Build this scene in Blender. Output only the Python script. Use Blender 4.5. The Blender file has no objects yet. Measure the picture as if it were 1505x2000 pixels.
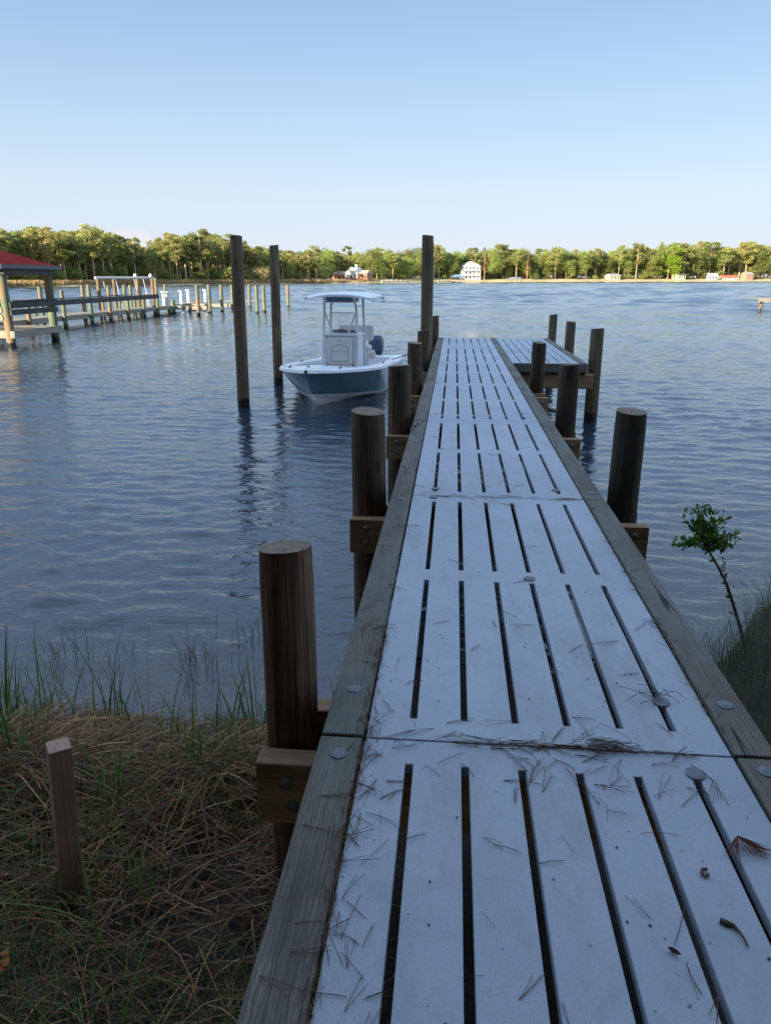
import bpy, bmesh, math, random
import numpy as np
from mathutils import Vector, Matrix
R = math.radians; PI = math.pi
random.seed(7); rng = np.random.default_rng(7)
S = bpy.context.scene; COL = S.collection

# ------------------------------------------------------------------ camera
F_PX, PITCH = 1446.0, math.atan(457/1446.0)
YAW = math.atan(136*math.cos(PITCH)/F_PX); CZ = 2.72          # eye 1.52 m above the deck, water at z = 0
cd = bpy.data.cameras.new('camera'); cam = bpy.data.objects.new('camera', cd); COL.objects.link(cam)
cam.location = (0, 0, CZ); cam.rotation_euler = (PI/2-PITCH, 0, YAW)
cd.sensor_fit = 'VERTICAL'; cd.sensor_height = 36; cd.lens = 36*F_PX/2000
cd.clip_start = .05; cd.clip_end = 12000; S.camera = cam

# ------------------------------------------------------------------ sky, sun, exposure
SUN_EL, SUN_DIR = R(18), Vector((-.62, -.78, 0)).normalized()   # low sun behind the viewer's left shoulder
S.world = bpy.data.worlds.new('World'); S.world.use_nodes = True
wn = S.world.node_tree; wn.nodes.clear()
sky = wn.nodes.new('ShaderNodeTexSky'); sky.sky_type = 'NISHITA'; sky.sun_disc = False
sky.sun_elevation = SUN_EL; sky.sun_rotation = math.atan2(SUN_DIR.x, SUN_DIR.y)
sky.air_density = 1.0; sky.dust_density = .5; sky.ozone_density = 3.0; sky.altitude = 0
bg = wn.nodes.new('ShaderNodeBackground'); bg.inputs[1].default_value = .080
wo = wn.nodes.new('ShaderNodeOutputWorld')
tcw = wn.nodes.new('ShaderNodeTexCoord'); sx = wn.nodes.new('ShaderNodeSeparateXYZ'); wn.links.new(tcw.outputs['Generated'], sx.inputs[0])
def wramp(stops):
    r = wn.nodes.new('ShaderNodeValToRGB'); el = r.color_ramp.elements; wn.links.new(sx.outputs[2], r.inputs[0])
    while len(el) < len(stops): el.new(.5)
    for e, (p, c) in zip(el, stops): e.position = p; e.color = tuple(c)+(1,)
    return r.outputs[0]
hf = wramp([(0,(.95,)*3),(.30,(.86,)*3),(.85,(.7,)*3)])                       # share of sky tint, strongest low; unseen upper sky brightened to light the scene
hc = wramp([(0,(.34,.36,.406)),(.105,(.297,.35,.41)),(.177,(.231,.31,.397)),(.30,(.150,.228,.347)),(.55,(.37,.51,.77)),(1,(.42,.525,.70))])
mu = wn.nodes.new('ShaderNodeVectorMath'); mu.operation = 'SCALE'; mu.inputs['Scale'].default_value = 8.0; wn.links.new(hc, mu.inputs[0])
hm = wn.nodes.new('ShaderNodeMix'); hm.data_type = 'RGBA'
wn.links.new(hf, hm.inputs[0]); wn.links.new(sky.outputs[0], hm.inputs[6]); wn.links.new(mu.outputs[0], hm.inputs[7])
cl_h = math.cos(PITCH)-(466-1000)/F_PX*math.sin(PITCH); cl_u = (262-752.5)/F_PX      # one small far cloud low over the left wood
cl_v = Vector((cl_u*math.cos(YAW)-cl_h*math.sin(YAW), cl_u*math.sin(YAW)+cl_h*math.cos(YAW), -(math.sin(PITCH)+(466-1000)/F_PX*math.cos(PITCH)))).normalized()
cn = wn.nodes.new('ShaderNodeTexNoise'); cn.inputs['Scale'].default_value = 55; cn.inputs['Detail'].default_value = 5; wn.links.new(tcw.outputs['Generated'], cn.inputs['Vector'])
cs = wn.nodes.new('ShaderNodeVectorMath'); cs.operation = 'SUBTRACT'; wn.links.new(tcw.outputs['Generated'], cs.inputs[0]); cs.inputs[1].default_value = cl_v
cm = wn.nodes.new('ShaderNodeVectorMath'); cm.operation = 'MULTIPLY'; wn.links.new(cs.outputs[0], cm.inputs[0]); cm.inputs[1].default_value = (1,1,2.2)
cl_l = wn.nodes.new('ShaderNodeVectorMath'); cl_l.operation = 'LENGTH'; wn.links.new(cm.outputs[0], cl_l.inputs[0])
ca = wn.nodes.new('ShaderNodeMath'); ca.operation = 'MULTIPLY_ADD'; wn.links.new(cn.outputs['Fac'], ca.inputs[0]); ca.inputs[1].default_value = -.05; wn.links.new(cl_l.outputs['Value'], ca.inputs[2])
cr = wn.nodes.new('ShaderNodeMapRange'); cr.inputs[1].default_value = -.012; cr.inputs[2].default_value = .006; cr.inputs[3].default_value = .5; cr.inputs[4].default_value = 0; wn.links.new(ca.outputs[0], cr.inputs[0])
cx = wn.nodes.new('ShaderNodeMix'); cx.data_type = 'RGBA'; wn.links.new(cr.outputs[0], cx.inputs[0]); wn.links.new(hm.outputs[2], cx.inputs[6]); cx.inputs[7].default_value = (3.5,3.15,3.2,1)
wn.links.new(cx.outputs[2], bg.inputs[0]); wn.links.new(bg.outputs[0], wo.inputs[0])
sd = bpy.data.lights.new('sun', 'SUN'); sd.energy = 5.0; sd.angle = R(.5); sd.color = (1, .83, .60)
so = bpy.data.objects.new('sun', sd); COL.objects.link(so)
sv = Vector((SUN_DIR.x*math.cos(SUN_EL), SUN_DIR.y*math.cos(SUN_EL), math.sin(SUN_EL)))
so.rotation_euler = sv.to_track_quat('Z', 'Y').to_euler(); so.location = (-40, -30, 30)
S.view_settings.view_transform = 'Standard'; S.view_settings.look = 'None'
S.view_settings.gamma = 1; S.view_settings.use_curve_mapping = False; S.view_settings.exposure = 1.8
S.render.engine = 'CYCLES'; S.cycles.max_bounces = 8

# ------------------------------------------------------------------ photo pixel -> world (camera model above)
def ray(x, y):
    u, v = (x-752.5)/F_PX, (y-1000)/F_PX
    h = math.cos(PITCH)-v*math.sin(PITCH); d = -(math.sin(PITCH)+v*math.cos(PITCH))
    return (u*math.cos(YAW)-h*math.sin(YAW), u*math.sin(YAW)+h*math.cos(YAW), d)
def at(x, y, z):
    r = ray(x, y); t = (z-CZ)/r[2]; return Vector((r[0]*t, r[1]*t, z))
def atY(x, y, Y):
    r = ray(x, y); t = Y/r[1]; return Vector((r[0]*t, Y, CZ+r[2]*t))
def px(X, Y, Z):
    Z -= CZ; r = X*math.cos(YAW)+Y*math.sin(YAW); f = -X*math.sin(YAW)+Y*math.cos(YAW)
    dep = f*math.cos(PITCH)-Z*math.sin(PITCH); up = f*math.sin(PITCH)+Z*math.cos(PITCH)
    return (752.5+F_PX*r/dep, 1000-F_PX*up/dep)

# ------------------------------------------------------------------ mesh helpers
class MB:
    def __init__(s): s.v, s.f, s.m = [], [], []
    def add(s, vs, fs, mi=0):
        o = len(s.v); s.v += [tuple(v) for v in vs]; s.f += [tuple(i+o for i in f) for f in fs]; s.m += [mi]*len(fs); return s
    def box(s, x0, x1, y0, y1, z0, z1, mi=0, M=None):
        vs = [Vector(p) for p in ((x0,y0,z0),(x1,y0,z0),(x1,y1,z0),(x0,y1,z0),(x0,y0,z1),(x1,y0,z1),(x1,y1,z1),(x0,y1,z1))]
        if M: vs = [M@v for v in vs]
        return s.add(vs, [(0,3,2,1),(4,5,6,7),(0,1,5,4),(1,2,6,5),(2,3,7,6),(3,0,4,7)], mi)
    def tube(s, pts, rad, n=12, mi=0, cap=True, capmi=None):
        pts = [Vector(p) for p in pts]; k = len(pts)
        rs = rad if isinstance(rad, (list, tuple)) else [rad]*k
        o = len(s.v); up = None
        for i, p in enumerate(pts):
            d = (pts[min(i+1,k-1)]-pts[max(i-1,0)]).normalized()
            if up is None: up = d.orthogonal().normalized()
            a = (up-d*up.dot(d)).normalized(); b = d.cross(a); up = a
            for j in range(n):
                t = 2*PI*j/n; s.v.append(tuple(p+(a*math.cos(t)+b*math.sin(t))*rs[i]))
        for i in range(k-1):
            for j in range(n):
                s.f.append((o+i*n+j, o+i*n+(j+1)%n, o+(i+1)*n+(j+1)%n, o+(i+1)*n+j)); s.m.append(mi)
        if cap:
            s.f.append(tuple(o+j for j in reversed(range(n)))); s.m.append(mi)
            s.f.append(tuple(o+(k-1)*n+j for j in range(n))); s.m.append(mi if capmi is None else capmi)
        return s
    def lathe(s, prof, c=(0,0,0), n=16, mi=0, M=None):
        o = len(s.v)
        for r, z in prof:
            for j in range(n):
                v = Vector((r*math.cos(2*PI*j/n), r*math.sin(2*PI*j/n), z))
                if M: v = M@v
                s.v.append(tuple(v+Vector(c)))
        for i in range(len(prof)-1):
            for j in range(n):
                s.f.append((o+i*n+j, o+i*n+(j+1)%n, o+(i+1)*n+(j+1)%n, o+(i+1)*n+j)); s.m.append(mi)
        s.f.append(tuple(o+j for j in reversed(range(n)))); s.m.append(mi)
        s.f.append(tuple(o+(len(prof)-1)*n+j for j in range(n))); s.m.append(mi)
        return s
    def build(s, name, mats, parent=None, smooth=None, bevel=0):
        me = bpy.data.meshes.new(name); me.from_pydata(s.v, [], s.f)
        if not isinstance(mats, (list, tuple)): mats = [mats]
        for m in mats: me.materials.append(m)
        me.polygons.foreach_set('material_index', s.m)
        if smooth is not None:
            me.polygons.foreach_set('use_smooth', [True]*len(s.f)); me.set_sharp_from_angle(angle=R(smooth))
        me.update(); o = bpy.data.objects.new(name, me); COL.objects.link(o)
        if parent: o.parent = parent
        if bevel:
            b = o.modifiers.new('bevel', 'BEVEL'); b.width = bevel; b.segments = 2; b.limit_method = 'ANGLE'; b.angle_limit = R(40)
        return o
def npmesh(name, V, Fq, mats, parent=None, smooth=False, mi=None):
    me = bpy.data.meshes.new(name); V = np.asarray(V, dtype=np.float32); Fq = np.asarray(Fq, dtype=np.int32); k = Fq.shape[1]
    me.vertices.add(len(V)); me.vertices.foreach_set('co', V.ravel())
    me.loops.add(Fq.size); me.loops.foreach_set('vertex_index', Fq.ravel())
    me.polygons.add(len(Fq)); me.polygons.foreach_set('loop_start', np.arange(0, Fq.size, k, dtype=np.int32))
    if not isinstance(mats, (list, tuple)): mats = [mats]
    for m in mats: me.materials.append(m)
    if mi is not None: me.polygons.foreach_set('material_index', np.asarray(mi, dtype=np.int32))
    if smooth: me.polygons.foreach_set('use_smooth', [True]*len(Fq))
    me.update(calc_edges=True)
    o = bpy.data.objects.new(name, me); COL.objects.link(o)
    if parent: o.parent = parent
    return o
def thing(name, label, cat, loc=(0,0,0), rz=0, group=None):
    o = bpy.data.objects.new(name, None); COL.objects.link(o); o.empty_display_size = .2
    o.location = loc; o.rotation_euler = (0,0,rz); return tag(o, label, cat, group)
def tag(o, label=None, cat=None, group=None, kind=None):
    for k, v in (('label',label),('category',cat),('group',group),('kind',kind)):
        if v: o[k] = v
    return o
def dup(o, loc=None, rz=None, sc=None, label=None, group=None, parent=None):
    c = o.copy(); COL.objects.link(c)
    if parent: c.parent = parent
    if loc is not None: c.location = loc
    if rz is not None: c.rotation_euler = (0,0,rz)
    if sc is not None: c.scale = sc
    if label: c['label'] = label
    if group: c['group'] = group
    for ch in [x for x in o.children]: dup(ch, parent=c)
    return c

# ------------------------------------------------------------------ material helpers
def newmat(name):
    m = bpy.data.materials.new(name); m.use_nodes = True; nt = m.node_tree
    return m, nt, nt.nodes['Principled BSDF']
def nd(nt, t, **kw):
    n = nt.nodes.new('ShaderNode'+t)
    for k, v in kw.items():
        if hasattr(n, k): setattr(n, k, v)
        else: n.inputs[k.replace('_',' ')].default_value = v
    return n
def ramp(nt, src, stops, interp='LINEAR'):
    r = nd(nt, 'ValToRGB'); r.color_ramp.interpolation = interp
    el = r.color_ramp.elements
    while len(el) < len(stops): el.new(.5)
    for e, (p, c) in zip(el, stops):
        e.position = p; e.color = (c, c, c, 1) if isinstance(c, (int, float)) else tuple(c)+(1,)
    nt.links.new(src, r.inputs[0]); return r.outputs[0]
def mixc(nt, f, a, b, mode='MIX'):
    n = nd(nt, 'Mix', data_type='RGBA', blend_type=mode)
    for i, x in ((0,f),(6,a),(7,b)):
        if hasattr(x, 'links'): nt.links.new(x, n.inputs[i])
        else: n.inputs[i].default_value = x if i == 0 else tuple(x)+(1,)
    return n.outputs[2]
def coords(nt, scale, rnd=True, geo=False, rot=(0,0,0)):
    tc = nd(nt, 'TexCoord'); mp = nd(nt, 'Mapping'); mp.inputs['Scale'].default_value = scale; mp.inputs['Rotation'].default_value = rot
    src = nd(nt, 'NewGeometry').outputs['Position'] if geo else tc.outputs['Object']
    if rnd:
        oi = nd(nt, 'ObjectInfo'); mu = nd(nt, 'Math', operation='MULTIPLY'); mu.inputs[1].default_value = 37.
        nt.links.new(oi.outputs['Random'], mu.inputs[0])
        va = nd(nt, 'VectorMath', operation='ADD'); nt.links.new(src, va.inputs[0]); nt.links.new(mu.outputs[0], va.inputs[1]); src = va.outputs[0]
    nt.links.new(src, mp.inputs[0]); return mp.outputs[0]
def noise(nt, vec, scale=1, detail=4, rough=.6, dist=0):
    n = nd(nt, 'TexNoise'); n.inputs['Scale'].default_value = scale; n.inputs['Detail'].default_value = detail
    n.inputs['Roughness'].default_value = rough; n.inputs['Distortion'].default_value = dist
    if vec is not None: nt.links.new(vec, n.inputs['Vector'])
    return n.outputs['Fac']
def bump(nt, h, bs, dist=.01, st=1, prev=None):
    b = nd(nt, 'Bump'); b.inputs['Distance'].default_value = dist; b.inputs['Strength'].default_value = st
    nt.links.new(h, b.inputs['Height'])
    if prev: nt.links.new(prev, b.inputs['Normal'])
    if bs: nt.links.new(b.outputs[0], bs.inputs['Normal'])
    return b.outputs[0]

def flat(name, col, rough=.5, var=.12, scale=3, metal=0, bmp=.0, spec=.5):
    m, nt, bs = newmat(name); bs.inputs['Specular IOR Level'].default_value = spec; v = coords(nt, (scale,)*3); n = noise(nt, v, 1, 5)
    c = mixc(nt, n, [max(0, x*(1-var*2)) for x in col], [min(1, x*(1+var)) for x in col])
    nt.links.new(c, bs.inputs['Base Color']); bs.inputs['Roughness'].default_value = rough; bs.inputs['Metallic'].default_value = metal
    if bmp: bump(nt, noise(nt, coords(nt, (scale*12,)*3), 1, 3), bs, bmp)
    return m
def wood(name, dark, light, axis='Y', tint=None, fine=34, rings=1., rough=.75, wet=False, crack=.0, gfreq=9., knots=False, bumpd=.002):
    m, nt, bs = newmat(name)
    def ax(a, l): return {'X':(l,a,a),'Y':(a,l,a),'Z':(a,a,l)}[axis]
    g1 = noise(nt, coords(nt, ax(fine*3, 1.3)), 1, 4, .65)                        # fibres
    warp = nd(nt, 'TexWave', wave_type='BANDS', bands_direction={'X':'Y','Y':'X','Z':'X'}[axis])
    nt.links.new(coords(nt, ax(1, .22)), warp.inputs['Vector'])
    warp.inputs['Scale'].default_value = gfreq; warp.inputs['Distortion'].default_value = 7; warp.inputs['Detail'].default_value = 3
    warp.inputs['Detail Scale'].default_value = 1.3; warp.inputs['Detail Roughness'].default_value = .6
    rg = ramp(nt, warp.outputs['Fac'], [(0,0),(.55,.55),(.9,1),(1,.3)])
    blot = noise(nt, coords(nt, ax(5, 1.6)), 1, 4, .7)
    mx = nd(nt, 'Mix', data_type='FLOAT'); mx.inputs[0].default_value = .45*rings
    nt.links.new(ramp(nt, g1, [(.3,0),(.7,1)]), mx.inputs[2]); nt.links.new(rg, mx.inputs[3])
    c = mixc(nt, mx.outputs[0], dark, light)
    c = mixc(nt, ramp(nt, blot, [(.38,.0),(.66,.7)]), c, mixc(nt, .5, dark, [x*.6 for x in dark]))
    if tint: c = mixc(nt, ramp(nt, noise(nt, coords(nt, ax(2.2, .8)), 1, 3), [(.45,0),(.62,.65)]), c, tint)
    if crack:
        vc = noise(nt, coords(nt, ax(8, .35)), 1, 2, .5); k = ramp(nt, vc, [(.49,0),(.5-.003,1),(.5+.004,1),(.512,0)])
        br = ramp(nt, noise(nt, coords(nt, ax(2, .6)), 1, 2), [(.5,0),(.56,1)])
        k2 = nd(nt, 'Math', operation='MULTIPLY'); nt.links.new(k, k2.inputs[0]); nt.links.new(br, k2.inputs[1])
        k3 = nd(nt, 'Math', operation='MULTIPLY'); nt.links.new(k2.outputs[0], k3.inputs[0]); k3.inputs[1].default_value = crack
        c = mixc(nt, k3.outputs[0], c, (.012,.01,.009))
    if wet:
        sp = nd(nt, 'SeparateXYZ'); nt.links.new(nd(nt, 'NewGeometry').outputs['Position'], sp.inputs[0])
        ad = nd(nt, 'Math', operation='MULTIPLY_ADD'); nt.links.new(noise(nt, coords(nt, (9,9,3)), 1, 3), ad.inputs[0]); ad.inputs[1].default_value = -.12; nt.links.new(sp.outputs[2], ad.inputs[2])
        w = ramp(nt, ad.outputs[0], [(.12,1),(.155,0)])
        c = mixc(nt, w, c, (.012,.013,.010))
        rr = nd(nt, 'Mix', data_type='FLOAT'); nt.links.new(w, rr.inputs[0]); rr.inputs[2].default_value = rough; rr.inputs[3].default_value = .35
        nt.links.new(rr.outputs[0], bs.inputs['Roughness'])
    nt.links.new(c, bs.inputs['Base Color'])
    if not wet: bs.inputs['Roughness'].default_value = rough
    if knots:
        vo = nd(nt, 'TexVoronoi', feature='F1'); nt.links.new(coords(nt, ax(5.5, 2.3)), vo.inputs['Vector']); vo.inputs['Scale'].default_value = 1.0
        kd = ramp(nt, vo.outputs['Distance'], [(0,.35),(.07,1),(.10,.25),(.13,.7),(.17,0)]); c = mixc(nt, kd, c, [x*.55 for x in dark]); nt.links.new(c, bs.inputs['Base Color'])
    g0 = noise(nt, coords(nt, ax(26, .7)), 1, 3, .6); bb = bump(nt, g0, None, bumpd*2.5, .9)
    bump(nt, mx.outputs[0], bs, bumpd, .9, bb)
    bs.inputs['Specular IOR Level'].default_value = .3
    return m
def endgrain(name, col):
    m, nt, bs = newmat(name); w = nd(nt, 'TexWave', wave_type='RINGS', rings_direction='Z')
    nt.links.new(coords(nt, (1,1,0), rnd=False), w.inputs['Vector']); w.inputs['Scale'].default_value = 28; w.inputs['Distortion'].default_value = 1.2
    c = mixc(nt, w.outputs['Fac'], [x*.72 for x in col], col)
    c = mixc(nt, ramp(nt, noise(nt, coords(nt, (14,)*3), 1, 4), [(.45,0),(.7,.7)]), c, [x*.5 for x in col])
    vo = nd(nt, 'TexVoronoi', feature='DISTANCE_TO_EDGE'); nt.links.new(coords(nt, (11,11,11)), vo.inputs['Vector']); vo.inputs['Scale'].default_value = 1
    c = mixc(nt, ramp(nt, vo.outputs['Distance'], [(0,.85),(.035,0)]), c, (.03,.024,.018))
    nt.links.new(c, bs.inputs['Base Color']); bs.inputs['Roughness'].default_value = .8; return m
def leafmat(name, cols, rough=.6, trans=.5, island=True):
    m, nt, bs = newmat(name)
    src = nd(nt, 'NewGeometry').outputs['Random Per Island'] if island else noise(nt, coords(nt, (2,)*3), 1, 2)
    n = len(cols); c = ramp(nt, src, [(i/(n-1), cols[i]) for i in range(n)])
    oi = nd(nt, 'ObjectInfo'); hv = nd(nt, 'HueSaturation'); nt.links.new(c, hv.inputs['Color'])
    for inp, lo, hi, k in (('Hue',.478,.522,13.7),('Value',.68,1.32,7.3)):
        mu = nd(nt, 'Math', operation='MULTIPLY'); mu.inputs[1].default_value = k; nt.links.new(oi.outputs['Random'], mu.inputs[0])
        fr = nd(nt, 'Math', operation='FRACT'); nt.links.new(mu.outputs[0], fr.inputs[0])
        mr = nd(nt, 'MapRange'); mr.inputs[3].default_value = lo; mr.inputs[4].default_value = hi; nt.links.new(fr.outputs[0], mr.inputs[0]); nt.links.new(mr.outputs[0], hv.inputs[inp])
    c = hv.outputs[0]
    nt.links.new(c, bs.inputs['Base Color']); bs.inputs['Roughness'].default_value = rough; bs.inputs['Specular IOR Level'].default_value = .25
    if trans:
        tr = nd(nt, 'BsdfTranslucent'); nt.links.new(c, tr.inputs[0]); ms = nd(nt, 'MixShader'); ms.inputs[0].default_value = trans
        nt.links.new(bs.outputs[0], ms.inputs[1]); nt.links.new(tr.outputs[0], ms.inputs[2]); nt.links.new(ms.outputs[0], nt.nodes['Material Output'].inputs[0])
    return m

M = {}
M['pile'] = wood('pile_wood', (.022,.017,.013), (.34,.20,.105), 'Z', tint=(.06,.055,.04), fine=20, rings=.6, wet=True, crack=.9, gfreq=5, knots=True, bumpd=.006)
M['pile_tall'] = wood('tall_pile_wood', (.075,.053,.034), (.31,.21,.125), 'Z', tint=(.10,.10,.055), fine=16, rings=.4, wet=True, crack=.9, gfreq=5, knots=True, bumpd=.006)
M['pile_green'] = wood('green_pile_wood', (.06,.09,.06), (.15,.20,.135), 'Z', tint=(.22,.12,.06), fine=10, rings=.3, wet=True, gfreq=3)
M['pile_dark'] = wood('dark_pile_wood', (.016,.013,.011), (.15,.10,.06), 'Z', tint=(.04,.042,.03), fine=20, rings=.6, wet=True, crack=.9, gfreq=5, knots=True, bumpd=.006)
M['end'] = endgrain('end_grain', (.26,.20,.13))
M['rail'] = wood('weathered_board', (.075,.066,.055), (.31,.275,.225), 'Y', tint=(.17,.20,.165), fine=30, rings=1.35, crack=1, gfreq=24, knots=False, bumpd=.0025)
M['beam'] = wood('beam_timber', (.24,.155,.08), (.54,.36,.20), 'X', fine=22, rings=.9, crack=.8, gfreq=12)
M['beamY'] = wood('stringer_timber', (.03,.024,.018), (.07,.055,.04), 'Y', fine=22, rings=.9, gfreq=12)  # timber tone darkened to stand for the shade under the deck
M['stake'] = wood('stake_wood', (.36,.22,.155), (.66,.45,.34), 'Z', fine=30, rings=.8, gfreq=14)
M['pierY'] = wood('pier_deck_wood', (.17,.16,.125), (.33,.30,.24), 'Y', fine=10, rings=.5, gfreq=4)
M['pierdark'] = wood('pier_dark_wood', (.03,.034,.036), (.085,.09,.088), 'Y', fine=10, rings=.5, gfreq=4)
M['galv'] = flat('galvanised_steel', (.20,.22,.25), .55, .45, 60, .4, .0008)
M['boltdull'] = flat('dull_bolt', (.16,.16,.17), .55, .2, 40, .4)
M['white'] = flat('white_paint', (.52,.52,.51), .4, .03, 3)
M['offwhite'] = flat('offwhite_wall', (.36,.35,.33), .6, .06, 1)
M['dark'] = flat('dark_glass', (.03,.035,.045), .15, .2, 2)
M['black'] = flat('black_plastic', (.02,.02,.022), .4, .2, 4)

def deckmat():
    m, nt, bs = newmat('composite_panel')
    big = noise(nt, coords(nt, (1.3,1.3,1.3), geo=True, rnd=False), 1, 5, .6)
    fine = noise(nt, coords(nt, (200,120,90), rnd=False), 1, 3, .7); fib = noise(nt, coords(nt, (420,14,30), rnd=False), 1, 2, .6)
    c = mixc(nt, ramp(nt, big, [(.3,0),(.7,1)]), (.37,.42,.485), (.46,.51,.57))
    c = mixc(nt, ramp(nt, fine, [(.3,.5),(.55,0)]), c, (.28,.305,.34))
    c = mixc(nt, ramp(nt, fib, [(.35,.22),(.6,0)]), c, (.32,.35,.39))
    sp = noise(nt, coords(nt, (38,38,38), rnd=False), 1, 2, .5)
    c = mixc(nt, ramp(nt, sp, [(.74,0),(.78,.75)]), c, (.12,.115,.105))
    st = noise(nt, coords(nt, (5,2.4,4), rnd=False), 1, 5, .75)
    c = mixc(nt, ramp(nt, st, [(.56,0),(.72,.35)]), c, (.25,.255,.26))
    oi = nd(nt, 'ObjectInfo'); hv = nd(nt, 'HueSaturation'); mrv = nd(nt, 'MapRange'); mrv.inputs[3].default_value = .90; mrv.inputs[4].default_value = 1.08
    nt.links.new(oi.outputs['Random'], mrv.inputs[0]); nt.links.new(mrv.outputs[0], hv.inputs['Value']); nt.links.new(c, hv.inputs['Color']); c = hv.outputs[0]
    wt = noise(nt, coords(nt, (2.2,2.2,2.2), geo=True, rnd=False), 1, 3, .55, 1.5); c = mixc(nt, ramp(nt, wt, [(.50,0),(.515,.16),(.53,0)]), c, (.22,.22,.21))   # dried water marks
    gm = noise(nt, coords(nt, (3,.9,3), geo=True, rnd=False), 1, 6, .8); c = mixc(nt, ramp(nt, gm, [(.5,0),(.75,.55)]), c, (.24,.25,.235))
    nt.links.new(c, bs.inputs['Base Color']); bs.inputs['Roughness'].default_value = .62; bs.inputs['Specular IOR Level'].default_value = .4
    b = bump(nt, fib, None, .0006, .8); bump(nt, fine, bs, .0007, .9, b); return m
M['deck'] = deckmat()

# ------------------------------------------------------------------ ground, lake bed, water
SH = np.array([(-400,20),(-60,6),(-20,4.2),(-8,3.7),(-2.8,3.85),(-1.41,4.05),(-.4,4.0),(.8,4.3),(1.6,4.9),(2.3,5.5),(3,6.4),(6,8),(20,9),(60,6),(400,-30)])
def shy(x): return np.interp(x, SH[:,0], SH[:,1]) + .10*np.sin(x*2.3)+.06*np.sin(x*5.1+1)
def hnoise(x, y):
    return .035*np.sin(3.1*x+1.7*y)*np.sin(2.3*y-1.1*x+.5)+.02*np.sin(7.3*x-2*y+1)*np.sin(6.1*y+.7)+.012*np.sin(15*x+3)*np.sin(13*y+x)
def hg(x, y):
    x = np.asarray(x, float); y = np.asarray(y, float); d = shy(x)-y
    up = .34*(1-np.exp(-np.maximum(d,0)/1.1))+.03*np.maximum(d,0)**.8
    up = np.minimum(up, 1.6)
    dn = -.16*np.minimum(-np.minimum(d,0),7)
    near = np.exp(-((x/8)**2+((y-3)/8)**2)/2)
    mound = .20*np.exp(-(((x+2.15)/.55)**2+((y-3.0)/.42)**2))+.14*np.exp(-(((x+1.1)/.35)**2+((y-3.15)/.3)**2))
    mound += .16*np.exp(-(((x+2.6)/.7)**2+((y-2.1)/.5)**2))
    mound -= .10*np.exp(-(((x+1.0)/.3)**2+((y-2.1)/.5)**2))
    return np.where(d>0, up, dn)+(hnoise(x,y)*np.clip((d+.1)*2,.15,1)+mound)*near
def axis(n, ext, k, c): t = np.linspace(-1,1,n); return c+ext*np.sinh(k*t)/math.sinh(k)
def gridmesh(name, xs, ys, hf, mat, smooth=True):
    X, Y = np.meshgrid(xs, ys); Z = hf(X, Y); V = np.stack([X,Y,Z],-1).reshape(-1,3); nx, ny = len(xs), len(ys)
    i = np.arange(ny-1)[:,None]*nx+np.arange(nx-1)[None]; Fq = np.stack([i,i+1,i+nx+1,i+nx],-1).reshape(-1,4)
    return npmesh(name, V, Fq, mat, smooth=smooth), X, Y
def groundmat():
    m, nt, bs = newmat('bank_soil'); n = noise(nt, coords(nt, (3,3,3), rnd=False), 1, 6, .7)
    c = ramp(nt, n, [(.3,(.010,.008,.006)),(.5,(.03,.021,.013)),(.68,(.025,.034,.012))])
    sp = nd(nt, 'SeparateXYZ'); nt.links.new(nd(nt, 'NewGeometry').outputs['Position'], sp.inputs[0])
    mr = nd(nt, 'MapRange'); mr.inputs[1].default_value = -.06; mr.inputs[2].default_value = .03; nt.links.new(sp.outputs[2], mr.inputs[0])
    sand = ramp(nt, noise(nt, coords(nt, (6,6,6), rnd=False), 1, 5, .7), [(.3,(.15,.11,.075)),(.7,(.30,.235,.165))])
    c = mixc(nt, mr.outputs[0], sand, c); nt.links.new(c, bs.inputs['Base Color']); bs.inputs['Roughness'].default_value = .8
    bump(nt, n, bs, .03); return m
M['ground'] = groundmat()
g, _, _ = gridmesh('ground', axis(320, 5000, 9.2, -.8), axis(320, 5000, 9.2, 3.2), hg, M['ground']); tag(g, kind='structure')

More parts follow.
